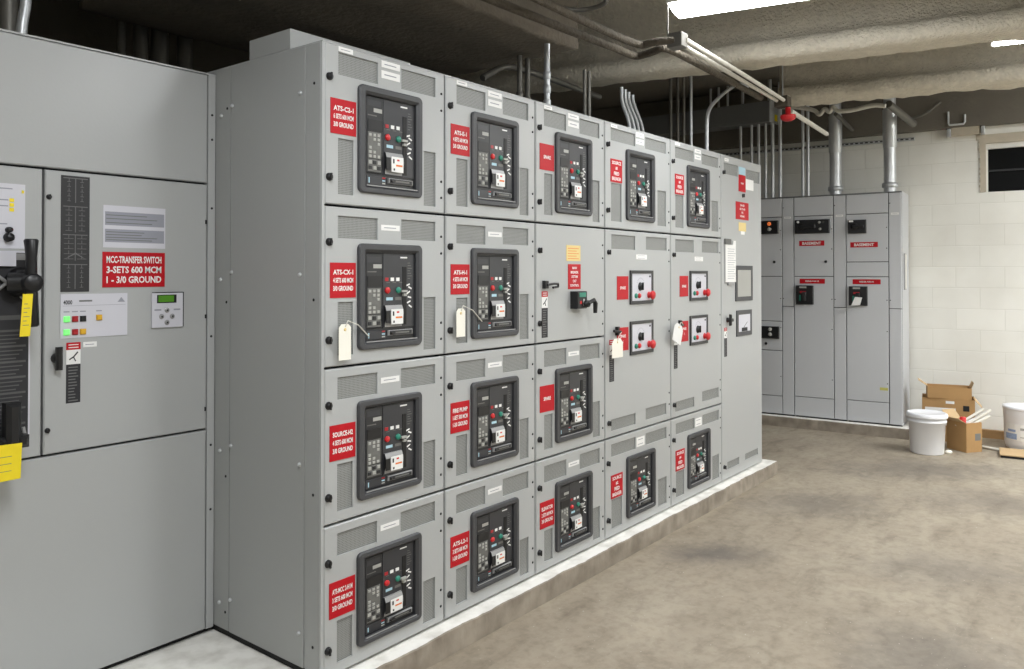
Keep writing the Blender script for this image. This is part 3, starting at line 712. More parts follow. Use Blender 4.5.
# plain side panel of the end column with seams and bolts
sec = sections[0]
mb = MB(); mb.box(-.003, .098, .03, .0014, .57, 2.283, M['side']); mb.box(-.0015, .012, .03, .0014, .09, 2.283, M['side']); mb.box(-.0015, .578, .03, .0014, GD, 2.283, M['side'])
sp_ = mb.build('side_panel', sec)
def side_screw(y, z, bright):
    o = link('screw', bright_screw() if bright else screw_mesh(), sp_, (-.003 if .095 < y < .575 else -.0016, y, z), -math.pi/2); return o
for z in (2.115, 1.45, .76, .15):
    side_screw(.121, z, True); side_screw(.560, z+.01, True); side_screw(.640, z-.02, True)
for z in (2.14, 1.36, .662, .12): side_screw(.045, z, False); side_screw(.60, z-.02, False)
mb = MB(); mb.box(.0, .19, 2.291, .62, .45, 2.366, M['side']); mb.build('top_housing', sec)
mb = MB(); mb.box(.70, .5, 2.291, 3.4, .56, 2.315, M['side']); tag(mb.build('lifting_rail', None, (CX[1], 0, 0)), 'thin grey steel rail lying along the switchgear top', 'rail')
mb = MB(); mb.box(.05, .65, 2.291, .6, .95, 2.36, M['paint2']); mb.build('top_housing', sections[4])

# hanging tags
def hang_tag(label, px, pz, w, h, mt, tilt=0, top=None, y=-.022, group='paper tags hanging on the switchgear'):
    t = thing('hanging_tag', label, 'tag', (px, y, pz), 0, group)
    mb = MB(); c = w*.22
    pr = [(-w/2, -h), (w/2, -h), (w/2, -c), (w/2-c, 0), (-w/2+c, 0), (-w/2, -c)]
    ca, sa = math.cos(tilt), math.sin(tilt)
    pr = [(x*ca-z*sa, x*sa+z*ca) for x, z in pr]; n = 6
    mb.add([(x, 0, z) for x, z in pr]+[(x, .0012, z) for x, z in pr], [tuple(range(n)), tuple(range(n, 2*n))[::-1]]+[(i, n+i, n+(i+1) % n, (i+1) % n) for i in range(n)], M[mt])
    mb.lathe([(.001, -.0008), (.006, -.0008), (.006, 0)], (sa*.02, 0, -.02*ca), (0, 1, 0), M['tan'], 10); mb.build('card', t)
    if top:
        mb = MB(); mb.tube([(0, -.002, -.01), (.01, -.004, .012), ((top[0]-px)*.5, -.003, (top[1]-pz)*.35+.012), (top[0]-px, top[2]-y, top[1]-pz)], .0022, M['whitepipe'], 6); mb.build('string', t)
    return t
hang_tag('white paper tag strung to the second breaker of the column beside the side panel', .086, RZ[2]+.157, .056, .130, 'cream', top=(.205, RZ[2]+.105, -.016))
hang_tag('white paper tag strung to the second breaker of the next column along', CX[1]+.075, RZ[2]+.192, .055, .120, 'cream', top=(CX[1]+.22, RZ[2]+.13, -.016))
hang_tag('cream paper tag hanging from the latch under the lower red plate of the fourth column', CX[3]+.066, 1.100, .115, .105, 'cream', y=-.040, top=(CX[3]+.115, 1.13, -.036))
hang_tag('tilted white paper tag on the latch of the fifth column', CX[4]+.040, 1.140, .120, .118, 'white', tilt=-.38, y=-.040, top=(CX[4]+.10, 1.13, -.036))

# ------------------------------------------------------------------ transfer switch cabinet on the left
LY = .6806
lc = thing('transfer_switch_cabinet', 'large grey transfer switch cabinet with yellow tags and red sign, facing beside the switchgear', 'cabinet', (0, LY, 0))
XL = -2.4
mb = MB(); mb.box(XL, .03, .02, -.004, 1.0, 2.266, M['paint']); mb.quad(XL, .02, -.004, 2.266, .0295, M['gap']); mb.box(XL, .0, 2.262, -.004, .04, 2.268, M['paint']); mb.build('body', lc)  # dark sheet behind the doors paints shade into the seams
mb = MB(); mb.box(XL, .03, 0, -.01, .95, .02, M['gap']); mb.build('base_channel', lc)
mb = MB(); mb.cbox(-.036, 0, .022, -.004, .03, 2.262, M['paint'], .002); tr = mb.build('corner_trim', lc)
def lcpanel(name, x0, x1, z0, z1):
    return door_mesh(x0, x1, z0, z1, [], M['paint']).build(name, lc)
lcpanel('upper_panel', XL, -.040, 1.822, 2.260)
lcpanel('lower_panel', XL, -.040, .024, .822)
dl = lcpanel('left_door', -1.45, -.656, .830, 1.814); dr = lcpanel('right_door', -.648, -.040, .830, 1.814)
lcpanel('outer_door', XL, -1.458, .830, 1.814)
for z in (2.1, 2.0, 1.72, 1.2, .76, .5): link('screw', screw_mesh(.005), tr, (-.02, 0, z))
for z in (1.72, .913): link('door_latch', latch_mesh(), dr, (-.636, 0, z)).scale = (.62, .8, .62)
for z in (1.663, 1.282, .909): mb = MB(); mb.box(-.049, -.004, z-.008, -.043, -.0003, z+.008, M['gap']); mb.build('hinge_pin', dr)
# right door fittings
mb = MB(); mb.plate(-.597, 1.39, -.5, 1.80, -.0002, .0015, M['dark_print'])
for k, (za, zb) in enumerate(((1.705, 1.79), (1.60, 1.69), (1.50, 1.59), (1.40, 1.485))):
    mb.quad(-.59, zb, -.507, zb+.003, -.002, M['print_line'])
    mb.quad(-.55, za, -.547, zb, -.002, M['print_line'])
    for i in range(5):
        z = za+(zb-za)*(i+.3)/5
        for s in (-1, 1):
            x = -.5485+s*.022; q = .006+.01*((i*3+k) % 3)/2; mb.quad(x-q, z, x+q, z+.0018, -.002, M['print_line']); mb.quad(x-.001, z, x+.001, z+(zb-za)*.14, -.002, M['print_line'])
mb.add([(-.585, -.002, 1.505), (-.548, -.002, 1.53), (-.512, -.002, 1.505), (-.548, -.002, 1.523)], [(0, 3, 1), (3, 2, 1)], M['print_line'])
mb.build('diagram_placard', dr)
mb = MB(); mb.plate(-.452, 1.55, -.217, 1.705, -.0002, .0015, M['panel_white'])
mb.quad(-.446, 1.632, -.222, 1.682, -.002, M['grey_print']); mb.quad(-.446, 1.57, -.222, 1.618, -.002, M['grey_print'])
for z, q in ((1.668, .3), (1.655, .1), (1.64, .2), (1.606, .35), (1.596, .4), (1.586, .1), (1.577, .2)): mb.quad(-.442, z, -.23-.2*q, z+.003, -.0024, M['trough'])
mb.build('notice', dr)
sign_part(dr, -.454, -.2185, 1.404, 1.534, ['MCC-TRANSFER SWITCH', '3-SETS 600 MCM', '1 - 3/0 GROUND'], .20, .085)
mb = MB(); mb.plate(-.597, 1.227, -.363, 1.382, -.0002, .003, M['panel_white']); mb.text('4000', -.573, 1.345, .016, -.0036, M['print_dark'], .03); mb.quad(-.535, 1.354, -.49, 1.36, -.0036, M['trough']); mb.quad(-.59, 1.34, -.37, 1.3412, -.0036, M['grey_print'])
mb.add([(-.40, -.0036, 1.35), (-.372, -.0036, 1.35), (-.386, -.0036, 1.368)], [(0, 1, 2)], M['grey_print'])
for x in (-.577, -.549, -.522, -.466): mb.quad(x-.01, 1.318, x+.01, 1.322, -.0036, M['grey_print'])
op = mb.build('operator_panel', dr)
for x, z, m_ in ((-.577, 1.294, 'lamp_green'), (-.549, 1.294, 'lamp_red'), (-.522, 1.294, 'black'), (-.466, 1.296, 'lamp_yellow'), (-.577, 1.248, 'lamp_green'), (-.549, 1.248, 'lamp_red'), (-.522, 1.248, 'lamp_yellow')):
    mb = MB(); mb.cbox(x-.010, -.011, z-.010, x+.010, -.0034, z+.010, M[m_], .003); o = mb.build('indicator_lamp', op); o['label'] = {'lamp_green': 'lit green lamp', 'lamp_red': 'red lamp', 'black': 'black push button', 'lamp_yellow': 'yellow lamp'}[m_]
mb = MB(); mb.plate(-.271, 1.247, -.147, 1.380, -.0002, .008, M['panel_white']); mb.plate(-.147, 1.247, -.144, 1.380, -.0002, .009, M['black']); mb.plate(-.268, 1.380, -.144, 1.383, -.0002, .009, M['black'])
mb.quad(-.262, 1.312, -.235, 1.318, -.0086, M['grey_print']); mb.quad(-.185, 1.312, -.158, 1.318, -.0086, M['grey_print']); mt = mb.build('digital_meter', dr)
mb = MB(); mb.plate(-.252, 1.341, -.174, 1.373, -.0084, .001, M['black']); mb.plate(-.247, 1.345, -.185, 1.37, -.0095, .0006, M['lcd']); mb.build('display', mt)
for x, z in ((-.212, 1.313), (-.234, 1.289), (-.191, 1.289), (-.212, 1.266)):
    mb = MB(); mb.lathe([(0, -.004), (.008, -.004), (.010, -.001), (.010, 0)], (x, -.0083, z), (0, 1, 0), M['handle'], 12); mb.box(x-.003, -.0135, z-.003, x+.003, -.0125, z+.003, M['print_dark']); mb.build('push_button', mt)
danger_strip(dr, -.576, -.528, .998, 1.211); label_part(dr, -.519, -.472, 1.191, 1.21)
t_handle(dr, -.609, 1.160)
# left door fittings
mb = MB(); mb.plate(-1.0, 1.538, -.711, 1.755, -.0002, .002, M['panel_white'])
for x, z, w_ in ((-.775, 1.738, .05), (-.78, 1.70, .035), (-.78, 1.68, .035), (-.78, 1.62, .03)): mb.quad(x-w_/2, z-.002, x+w_/2, z+.002, -.0026, M['grey_print'])
for z in (1.70, 1.684, 1.668): mb.plate(-.759, z-.006, -.745, z+.006, -.0022, .001, M['yellow'])
mb.plate(-.722, 1.725, -.715, 1.735, -.0022, .001, M['yellow'])
mp_ = mb.build('mimic_panel', dl)
for z, r in ((1.60, .009), (1.575, .014)): mb = MB(); mb.lathe([(0, -.02), (r, -.02), (r*1.1, 0)], (-.762, -.0022, z), (0, 1, 0), M['black'], 12); mb.build('knob', mp_)
mb = MB(); mb.plate(-1.05, .868, -.692, 1.530, -.0002, .0012, M['panel_white']); mb.plate(-1.04, .874, -.698, 1.524, -.0014, .0016, M['print_dark'])
for i in range(30):
    z = 1.26-.013*i; mb.quad(-1.0, z, -.706-.03*((i*5) % 4)/3, z+(.004 if i % 4 else .007), -.0034, M['dim_print'])
mb.plate(-1.03, 1.50, -.71, 1.522, -.003, .0008, M['handle']); mb.plate(-1.03, 1.30, -.71, 1.315, -.003, .0008, M['dim_print'])
mb.build('switch_placard', dl)
def switch_handle(hx, hz, up, dn, tilt):
    """rotary switch: bracket, hub, double-ended grip; y 0 is the door face"""
    mb = MB()
    for a in (.6, 2.4, 3.9, 5.4):
        p = (hx-.045, -.012, hz); q = (hx-.045+.085*math.cos(a), -.012, hz+.075*math.sin(a)); mb.tube([p, q], .006, M['handle'], 6)
    mb.box(hx-.10, -.016, hz+.055, hx-.02, -.003, hz+.10, M['panel_white']); bk = mb.build('switch_bracket', dl)
    mb = MB(); mb.lathe([(0, -.112), (.026, -.112), (.031, -.105), (.031, -.06), (.044, -.052), (.046, -.02), (.052, -.003)], (hx, 0, hz), (0.0, 1, 0), M['black'], 20)
    mb.tube([(hx-.05, -.035, hz), (hx, -.06, hz)], .034, M['black'], 12); mb.build('hub', bk)
    c, s = math.cos(tilt), math.sin(tilt)
    mb = MB(); mb.tube([(hx-s*dn, -.09, hz-dn*c), (hx-s*dn*.93, -.09, hz-dn*.95*c), (hx, -.09, hz), (hx+s*up*.6, -.09, hz+up*.6), (hx+s*up*.97, -.09, hz+up*.96), (hx+s*up, -.09, hz+up)], [.016, .021, .017, .017, .022, .018], M['black'], 12); mb.build('grip', bk)
switch_handle(-.722, 1.424, .145, .145, -.02)
mb = MB(); hx, hz = -.775, .955
for s in (-1, 1): mb.tube([(hx+s*.045, -.05, .945), (hx+s*.052, -.05, .91), (hx+s*.04, -.05, .885)], .006, M['handle'], 8)
mb.cbox(hx-.022, -.11, .90, hx+.022, -.06, 1.035, M['black'], .012); mb.cbox(hx-.04, -.10, .885, hx+.05, -.0016, .925, M['black'], .012)
mb.build('lever_handle', dl)
def ytag(label, pts, yy):
    t = thing('lockout_tag', label, 'tag', (pts[0][0], LY+yy, pts[0][1]), 0, 'yellow tags on the switch handles'); mb = MB()
    v = [(x-pts[0][0], 0, z-pts[0][1]) for x, z in pts]; n = 4
    mb.add(v+[(a, .0015, b) for a, _, b in v], [(0, 1, 2, 3), (7, 6, 5, 4)]+[(i, 4+i, 4+(i+1) % 4, (i+1) % 4) for i in range(4)], M['yellow']); mb.build('card', t)
    mb = MB(); lo = [Vector(q) for q in v]
    for i in range(6):
        a = .2+.1*i; p = lo[0].lerp(lo[3], a+.03); q = lo[1].lerp(lo[2], a+.03); k = p.lerp(q, .2); m_ = p.lerp(q, .55+.25*((i*3) % 2))
        dz = (lo[3]-lo[0])*.014
        mb.add([k+Vector((0, -.0004, 0)), m_+Vector((0, -.0004, 0)), m_+dz+Vector((0, -.0004, 0)), k+dz+Vector((0, -.0004, 0))], [(0, 1, 2, 3)], M['trough'])
    mb.build('print', t)
    return t
ytag('narrow yellow tag hanging from the upper black rotary handle', [(-.756, 1.388), (-.726, 1.388), (-.734, 1.250), (-.765, 1.250)], -.112)
ytag('wide yellow tag hanging from the lower black lever handle', [(-.90, .910), (-.756, .906), (-.760, .792), (-.90, .790)], -.114)

# ------------------------------------------------------------------ motor control cabinets along the far wall
def loc_x(s): return .5-s         # local x inside a 0.5 m wide section measured from its right edge at s metres left of the row end
MH = 2.242
MLAB = ['grey motor control cabinet half hidden behind the switchgear end', 'grey motor control cabinet with a long black switch row, middle of the row', 'grey motor control cabinet at the right end, a white tag on its breaker']
for k in range(3):
    base = .5*(k)                 # s of its right edge (k = 0 is the right end)
    o = far(-base-.5)             # left front corner
    sec = thing('motor_control_cabinet', MLAB[2-k], 'cabinet', o, ANG, 'motor control cabinets against the block wall')
    g = .004
    wb = .118                     # vertical wireway on the right
    xr = .5-g
    mb = MB(); mb.box(.0005, .022, .012, .4995, WB-.045, MH, M['paint2']); mb.quad(.002, .02, .498, MH, .0215, M['gap']); mb.box(.0005, .0, MH-.012, .4995, .024, MH, M['trough']); mb.build('body', sec)  # dark sheet puts the door seam shade into the colour
    mb = MB(); mb.box(.01, .03, 0, .49, WB-.06, .012, M['gap']); mb.build('base_channel', sec)
    def pan(name, x0, x1, z0, z1): return door_mesh(x0, x1, z0, z1, [], M['paint2']).build(name, sec)
    xw = .5-wb+.004
    wd = pan('wireway_door', xw, xr, 1.122, MH-.014); wl = pan('wireway_door', xw, xr, .02, 1.116)
    label_part(wd, xw+.02, xr-.02, 2.018, 2.038)
    for z in (2.13, 1.2): link('screw', screw_mesh(), wd, (xw+.01, 0, z))
    xd = .5-wb-.003
    top = pan('top_panel', g, xd, 2.04, MH-.014)
    if k == 0:
        d1 = pan('upper_door', g, xd, 1.572, 2.034); pan('blank_door', g, xd, 1.427, 1.566); d2 = pan('lower_door', g, xd, .219, 1.421)
    elif k == 1:
        d1 = pan('upper_door', g, xd, 1.43, 2.034); d2 = pan('lower_door', g, xd, .212, 1.424)
    else:
        d1 = pan('upper_door', g, xd, 1.43, 2.034); d2 = pan('middle_door', g, xd, .968, 1.424); d3 = pan('low_door', g, xd, .666, .962); pan('lower_door', g, xd, .2, .66)
    bp = pan('bottom_panel', g, xd, .02, {0: .213, 1: .206, 2: .194}[k])
    for z in (1.9, 1.7, 1.2, .9, .4): link('screw', screw_mesh(), d1 if z > 1.6 else d2, (xd-.012, 0, z))
    X = lambda s: .5-(s-base)
    def operator(d, s1, s0, z0, z1, kind):
        x0, x1 = X(s1), X(s0); mb = MB(); mb.cbox(x0, -.03, z0, x1, -.0003, z1, M['black'], .006); oo = mb.build('disconnect_operator', d); w_ = x1-x0; h_ = z1-z0
        if kind == 'long':
            mb = MB(); mb.lathe([(0, -.05), (.03, -.05), (.036, -.032)], (x0+w_*.2, 0, z0+h_*.5), (0, 1, 0), M['black'], 16); mb.cbox(x0+w_*.15, -.07, z0+h_*.38, x0+w_*.62, -.045, z0+h_*.62, M['black'], .006); mb.build('rotary_handle', oo)
            for q in ((.1, .85, 'white'), (.72, .78, 'button_light'), (.74, .3, 'button_light')):
                mb = MB(); mb.lathe([(0, -.044), (.011, -.044), (.013, -.03)], (x0+w_*q[0], 0, z0+h_*q[1]), (0, 1, 0), M[q[2]], 10); mb.build('indicator_lamp', oo)
        elif kind == 'pair':
            for q in ((.5, .76, 'lamp_orange' if z0 > 1.5 else 'button_light'), (.5, .35, 'button_light')):
                mb = MB(); mb.lathe([(0, -.046), (.016, -.046), (.02, -.03)], (x0+w_*q[0], 0, z0+h_*q[1]), (0, 1, 0), M[q[2]], 12); mb.build('indicator_lamp', oo)
        elif kind == 'short':
            mb = MB(); mb.lathe([(0, -.05), (.03, -.05), (.036, -.032)], (x0+w_*.35, 0, z0+h_*.5), (0, 1, 0), M['black'], 16); mb.cbox(x0+w_*.3, -.068, z0+h_*.4, x0+w_*.9, -.045, z0+h_*.6, M['black'], .006); mb.build('rotary_handle', oo)
            mb = MB(); mb.plate(x0+w_*.06, z0+h_*.84, x0+w_*.3, z0+h_*.97, -.0305, .001, M['white']); mb.build('label_plate', oo)
        else:
            mb = MB(); mb.plate(x0+w_*.22, z0+h_*.86, x0+w_*.62, z0+h_*.95, -.0305, .001, M['button_light']); mb.plate(x0+w_*.25, z0+h_*.6, x0+w_*.6, z0+h_*.7, -.0305, .001, M['lamp_red']); mb.plate(x0+w_*.2, z0+h_*.2, x0+w_*.3, z0+h_*.5, -.0305, .001, M['green']); mb.build('label_plate', oo)
            mb = MB(); mb.cbox(x0+w_*.42, -.075, z0+h_*.2, x0+w_*.62, -.031, z0+h_*.66, M['black'], .006); mb.build('toggle', oo)
            if kind == 'tagged':
                return x0+w_*.5, z0+h_*.35
    def red(d, s1, s0, z0, z1, txt, hf=.5): sign_part(d, X(s1), X(s0), z0, z1, [txt], hf)
    if k == 0:
        operator(d1, .477, .311, 1.848, 1.98, 'short'); red(d1, .459, .211, 1.711, 1.762, 'BASEMENT', .55); red(d2, .440, .188, 1.352, 1.4, 'FEEDER FOR H1', .3); operator(d2, .471, .304, 1.145, 1.331, 'tagged')
        mb = MB(); mb.plate(X(.2), .335, X(.128), .362, -.0002, .001, M['faint_yellow']); mb.build('label_plate', d2)['label'] = 'small yellow label'
    elif k == 1:
        operator(d1, .983, .65, 1.86, 1.998, 'long'); red(d1, .945, .703, 1.735, 1.787, 'BASEMENT', .55); red(d2, .942, .699, 1.355, 1.403, 'FEEDER FOR H2', .3); operator(d2, .976, .806, 1.145, 1.336, 'plain'); link('door_latch', latch_mesh(), d1, (X(.69), 0, 1.575))
    else:
        operator(d1, 1.328, 1.149, 1.866, 2.002, 'pair'); operator(d3, 1.323, 1.145, .786, .911, 'pair'); link('door_latch', latch_mesh(), d1, (X(1.196), 0, 1.575)); link('door_latch', latch_mesh(), d3, (X(1.284), 0, .731))
    if k == 0:
        mb = MB(); mb.cbox(.4996, .10, 1.30, .512, .19, 1.65, M['handle'], .006); mb.box(.4996, .11, 1.31, .516, .18, 1.64, M['housing']); mb.build('side_plate', sec)
# tag on the breaker of the right-hand cabinet
tl = far(-.385)
tg = thing('hanging_tag', 'small white tag hanging on the breaker of the right-end motor control cabinet', 'tag', (0, 0, 0))
mb = MB(); q0 = [(-.055, -.08, 1.145), (.025, -.08, 1.15), (.045, -.082, 1.225), (-.02, -.082, 1.23)]
mb.add(q0+[(a, b+.002, c) for a, b, c in q0], [(0, 1, 2, 3), (7, 6, 5, 4)]+[(i, 4+i, 4+(i+1) % 4, (i+1) % 4) for i in range(4)], M['white']); mb.build('card', tg)
tg.location = tl; tg.rotation_euler = (0, 0, ANG)

# ------------------------------------------------------------------ conduits
def px(u, v, axis, val):
    d = FW+RT*((u-512.38)/FPX)-UP*((v-264.341)/FPX); i = 'xyz'.index(axis); return CAM+d*((val-CAM[i])/d[i])
def smooth(pts, n=5):
    P = [Vector(p) for p in pts]; out = [P[0]]
    for i in range(1, len(P)-1):
        a = P[i]+(P[i-1]-P[i])*.35; b = P[i]+(P[i+1]-P[i])*.35
        for k in range(n+1):
            t = k/n; out.append(a*(1-t)**2+P[i]*2*t*(1-t)+b*t*t)
    out.append(P[-1]); return out
def conduit(label, pts, r, mt='galv', couplings=(), name='conduit', cat='conduit', group=None, n=10):
    pts = [Vector(p) for p in pts]; o = pts[0]
    t = thing(name, label, cat, o, 0, group); mb = MB(); mb.tube([p-o for p in (smooth(pts) if len(pts) > 2 else pts)], r, M[mt], n); mb.build('tube', t)
    for z in couplings:               # collars on vertical runs
        for a, b in zip(pts, pts[1:]):
            if min(a.z, b.z) <= z <= max(a.z, b.z) and abs(a.z-b.z) > 1e-6:
                q = a.lerp(b, (z-a.z)/(b.z-a.z))-o; dv = (b-a).normalized()*.022
                mb = MB(); mb.tube([q-dv, q-dv*.9, q+dv*.9, q+dv], [r*1.1, r*1.28, r*1.28, r*1.1], M[mt], n); mb.build('coupling', t); break
    return t
GT = 2.2915
SOF = 2.77
def riser(u, v, yd, r, label, top=3.49, mt='galv', coup=(), group=None):
    p = px(u, v, 'y', yd); return conduit(label, [(p.x, yd, GT), (p.x, yd, top)], r, mt, coup, group=group)
g1 = 'conduits rising from the switchgear top'
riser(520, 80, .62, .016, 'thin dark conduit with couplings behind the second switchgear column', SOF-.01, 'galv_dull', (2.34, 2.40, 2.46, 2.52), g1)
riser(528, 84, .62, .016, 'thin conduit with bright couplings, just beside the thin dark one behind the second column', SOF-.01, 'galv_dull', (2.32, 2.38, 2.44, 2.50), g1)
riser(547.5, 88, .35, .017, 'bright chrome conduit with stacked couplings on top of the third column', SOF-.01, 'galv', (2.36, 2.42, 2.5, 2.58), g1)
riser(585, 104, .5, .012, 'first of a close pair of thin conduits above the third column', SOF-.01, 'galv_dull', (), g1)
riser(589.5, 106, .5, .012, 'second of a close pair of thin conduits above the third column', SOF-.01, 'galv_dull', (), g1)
# group of bent conduits
for i, (u0, u1, lab) in enumerate(((622, 630, 'first bent conduit of the leaning bunch above the fourth column'), (625.5, 634.5, 'second bent conduit of the leaning bunch above the fourth column'), (629, 639, 'third bent conduit of the leaning bunch above the fourth column'), (633, 643.5, 'last bent conduit of the leaning bunch above the fourth column'))):
    yd = .55+.02*i
    a = px(u0, 60, 'y', yd); b = px(u0, 102, 'y', yd); c_ = px(u1, 122+i*2, 'y', yd)
    conduit(lab, [(a.x, yd, SOF-.01), (a.x, yd, b.z), (c_.x, yd, c_.z), (c_.x+.02, yd, GT)], .013, 'galv', (), group=g1)
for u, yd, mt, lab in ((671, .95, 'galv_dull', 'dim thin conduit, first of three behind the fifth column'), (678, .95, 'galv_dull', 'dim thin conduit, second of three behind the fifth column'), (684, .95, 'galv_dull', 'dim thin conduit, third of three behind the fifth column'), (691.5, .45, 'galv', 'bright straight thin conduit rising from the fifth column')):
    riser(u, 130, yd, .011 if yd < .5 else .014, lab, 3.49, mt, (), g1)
yd = .22
P = [px(u, v, 'y', yd) for u, v in ((708.5, 150.6), (707.2, 116), (711, 106), (725, 92), (738, 83.5), (748, 86.5))]
P[0].z = GT; P[0].x = P[1].x
conduit('bright conduit rising from the switchgear and bending over to the pipe run', P, .014, 'galv', (2.33,), group=g1)

# long pipe run along the aisle edge
Z = 2.76
def run(label, uv, r, mt, group='pipe run above the switchgear front'):
    P = [px(u, v, 'z', Z) for u, v in uv]
    if uv[0][1] < 0: P[0] = P[1]+(P[0]-P[1]).normalized()*2.6
    return conduit(label, P, r, mt, (), 'pipe', 'pipe', group, 10)
run('dusty brown pipe nearest the switchgear, kinking down at the beam', [(478, -6), (560, 27), (618, 49), (636, 57), (650, 53), (664, 47), (680, 54), (761, 98)], .022, 'dusty')
run('dusty brown pipe running beside the first, on the aisle side', [(528, -6), (590, 24), (640, 46), (655, 42), (675, 40)], .022, 'dusty')
run('white conduit from the junction box to the red fitting, aisle side', [(686, 40), (740, 72), (784, 100)], .014, 'whitepipe')
run('white conduit from the junction box to the red fitting, switchgear side', [(680, 43.5), (735, 76), (777, 100.5)], .014, 'whitepipe')
p = px(678, 41, 'z', Z)
mb = MB(); mb.cbox(-.04, -.045, -.04, .04, .045, .04, M['galv_dull'], .004); mb.tube([(-.037, .042, -.02), (-.037, .042, CZ-p.z)], .005, M['galv_dull'], 6); tag(mb.build('junction_box', None, p), 'grey junction box where the white conduits start under the sprayed beam', 'junction box')
p = px(783, 102, 'z', Z)
jb = thing('fire_bell', 'red dome fitting hanging at the end of the white conduits', 'alarm bell', p)
mb = MB(); mb.cbox(-.04, -.05, -.04, .05, .05, .04, M['dusty'], .004); mb.tube([(0, 0, .04), (0, 0, CZ-p.z)], .005, M['galv'], 6); mb.build('back_box', jb)
mb = MB(); mb.lathe([(0, -.145), (.03, -.143), (.05, -.132), (.058, -.115), (.058, -.10), (.02, -.095), (.02, -.04)], (.03, -.03, 0), (0, 0, 1), M['redk'], 20); mb.build('dome', jb)
a = px(791, 111, 'z', 2.72); b = px(827, 134, 'z', 2.72)
conduit('white pipe slanting from the red fitting towards the large conduit', [a, a.lerp(b, .5), b], .02, 'whitepipe', (), 'pipe', 'pipe')

# dark wiring trough above the far cabinets and its conduits
SX = 6.3
q = px(769.5, 100, 'x', SX); TZ1, TZ0 = 3.25, 3.035
tr_ = thing('wiring_trough', 'dark steel wiring trough above the far cabinets, yellow sticker on its end', 'trough', (SX, q.y, TZ0))
mb = MB(); mb.box(0, 0, 0, .22, 1.5, TZ1-TZ0, M['trough']); mb.build('body', tr_)
mb = MB(); mb.box(-.006, -.012, -.006, .226, -.0005, TZ1-TZ0+.006, M['galv']); ec = mb.build('end_plate', tr_)  # end plate in paler metal, painting in the aisle light on it
mb = MB(); mb.plate(.12, .02, .2, .09, -.0125, .001, M['yellow']); mb.build('sticker', ec)['label'] = 'yellow sticker'
g2 = 'conduits between the trough and the far cabinets'
for i, u in enumerate((741, 752, 759, 766, 773, 780.5)):
    p = px(u, 150, 'x', SX+.1); inb = u < 776
    conduit(['first', 'second', 'third', 'fourth', 'fifth', 'sixth'][i]+' upright conduit below the wiring trough, counted from the switchgear side', [(SX+.1, p.y, MH+.002), (SX+.1, p.y, TZ0-.002 if inb else 3.45)], .02 if u > 770 else .016, 'galv', (), group=g2)
g3 = 'conduits between the trough and the ceiling'
for i, (u, r) in enumerate(((711, .012), (719, .012), (728, .012), (743, .016), (770.5, .022))):
    p = px(u, 90, 'x', SX+.1); y = min(max(p.y, q.y+.03), q.y+1.45)
    conduit(['first', 'second', 'third', 'fourth', 'fifth'][i]+' upright conduit above the wiring trough, counted from the switchgear side', [(SX+.1, y, TZ1+.002), (SX+.1, y, 3.49)], r, 'galv', (), group=g3)
for i, u in enumerate((803.3, 808.4)):
    p = px(u, 160, 'x', 6.38)
    conduit(('first' if i == 0 else 'second')+' of two slim conduits standing on the far cabinets beside the large conduits', [(6.38, p.y, MH+.002), (6.38, p.y, 3.45)], .016, 'galv', (), group='conduits standing on the far cabinets')
for u, lab in ((835, 'large galvanised conduit on the middle motor control cabinet'), (889.5, 'large galvanised conduit on the right-end motor control cabinet')):
    p = px(u, 160, 'x', 6.47)
    t = conduit(lab, [(6.5, p.y, MH+.002), (6.5, p.y, 3.45)], .056, 'galv', (2.31,), group='conduits standing on the far cabinets', n=18)
    mb = MB(); mb.tube([(0, 0, .43), (0, 0, .445), (0, 0, .8)], [.058, .064, .064], M['galv'], 18); mb.build('sleeve', t)
# perforated strut on the wall
mb = MB(); L = 2.35; mb.box(-L, -.04, 0, .005, -.003, .028, M['galv'])
for i in range(50): mb.box(-L+.02+.047*i, -.0408, .008, -.0+(-L+.02+.047*i)+.028, -.0402, .020, M['gap'])
mb.box(-L, -.042, .024, .005, -.04, .028, M['galv_dull'])
tag(mb.build('strut_channel', None, far(.05, WB, 2.785), ANG), 'perforated steel strut channel fixed across the block wall behind the large conduits', 'strut')
# white flexible conduit wandering under the far beam
P = [px(u, v, 'x', 5.75) for u, v in ((783, 107), (797, 107), (815, 110), (820, 115.5), (825, 108), (830, 113), (833, 106), (838, 111.5), (852, 110.5), (874, 105), (886, 106))]
conduit('white flexible conduit wandering beneath the far sprayed beam', P, .02, 'whitepipe', (), 'flexible_conduit', 'conduit')
a = px(889, 104, 'x', 6.1); b = px(914, 124, 'x', 6.6); conduit('angled grey pipe at the top of the right large conduit', [a, b], .035, 'galv_dull', (), 'pipe', 'pipe')
a = px(836, 114, 'x', 6.2); b = px(853, 130, 'x', 6.7); conduit('angled thin grey pipe at the top of the left large conduit', [a, b], .02, 'galv_dull', (), 'pipe', 'pipe')
P = [far(-.05, WB-.13, 2.98), far(.15, WB-.14, 3.0), far(.3, WB-.14, 3.12)]
conduit('thin grey cable on the concrete band above the wall', P, .012, 'galv_dull', (), 'cable', 'cable')
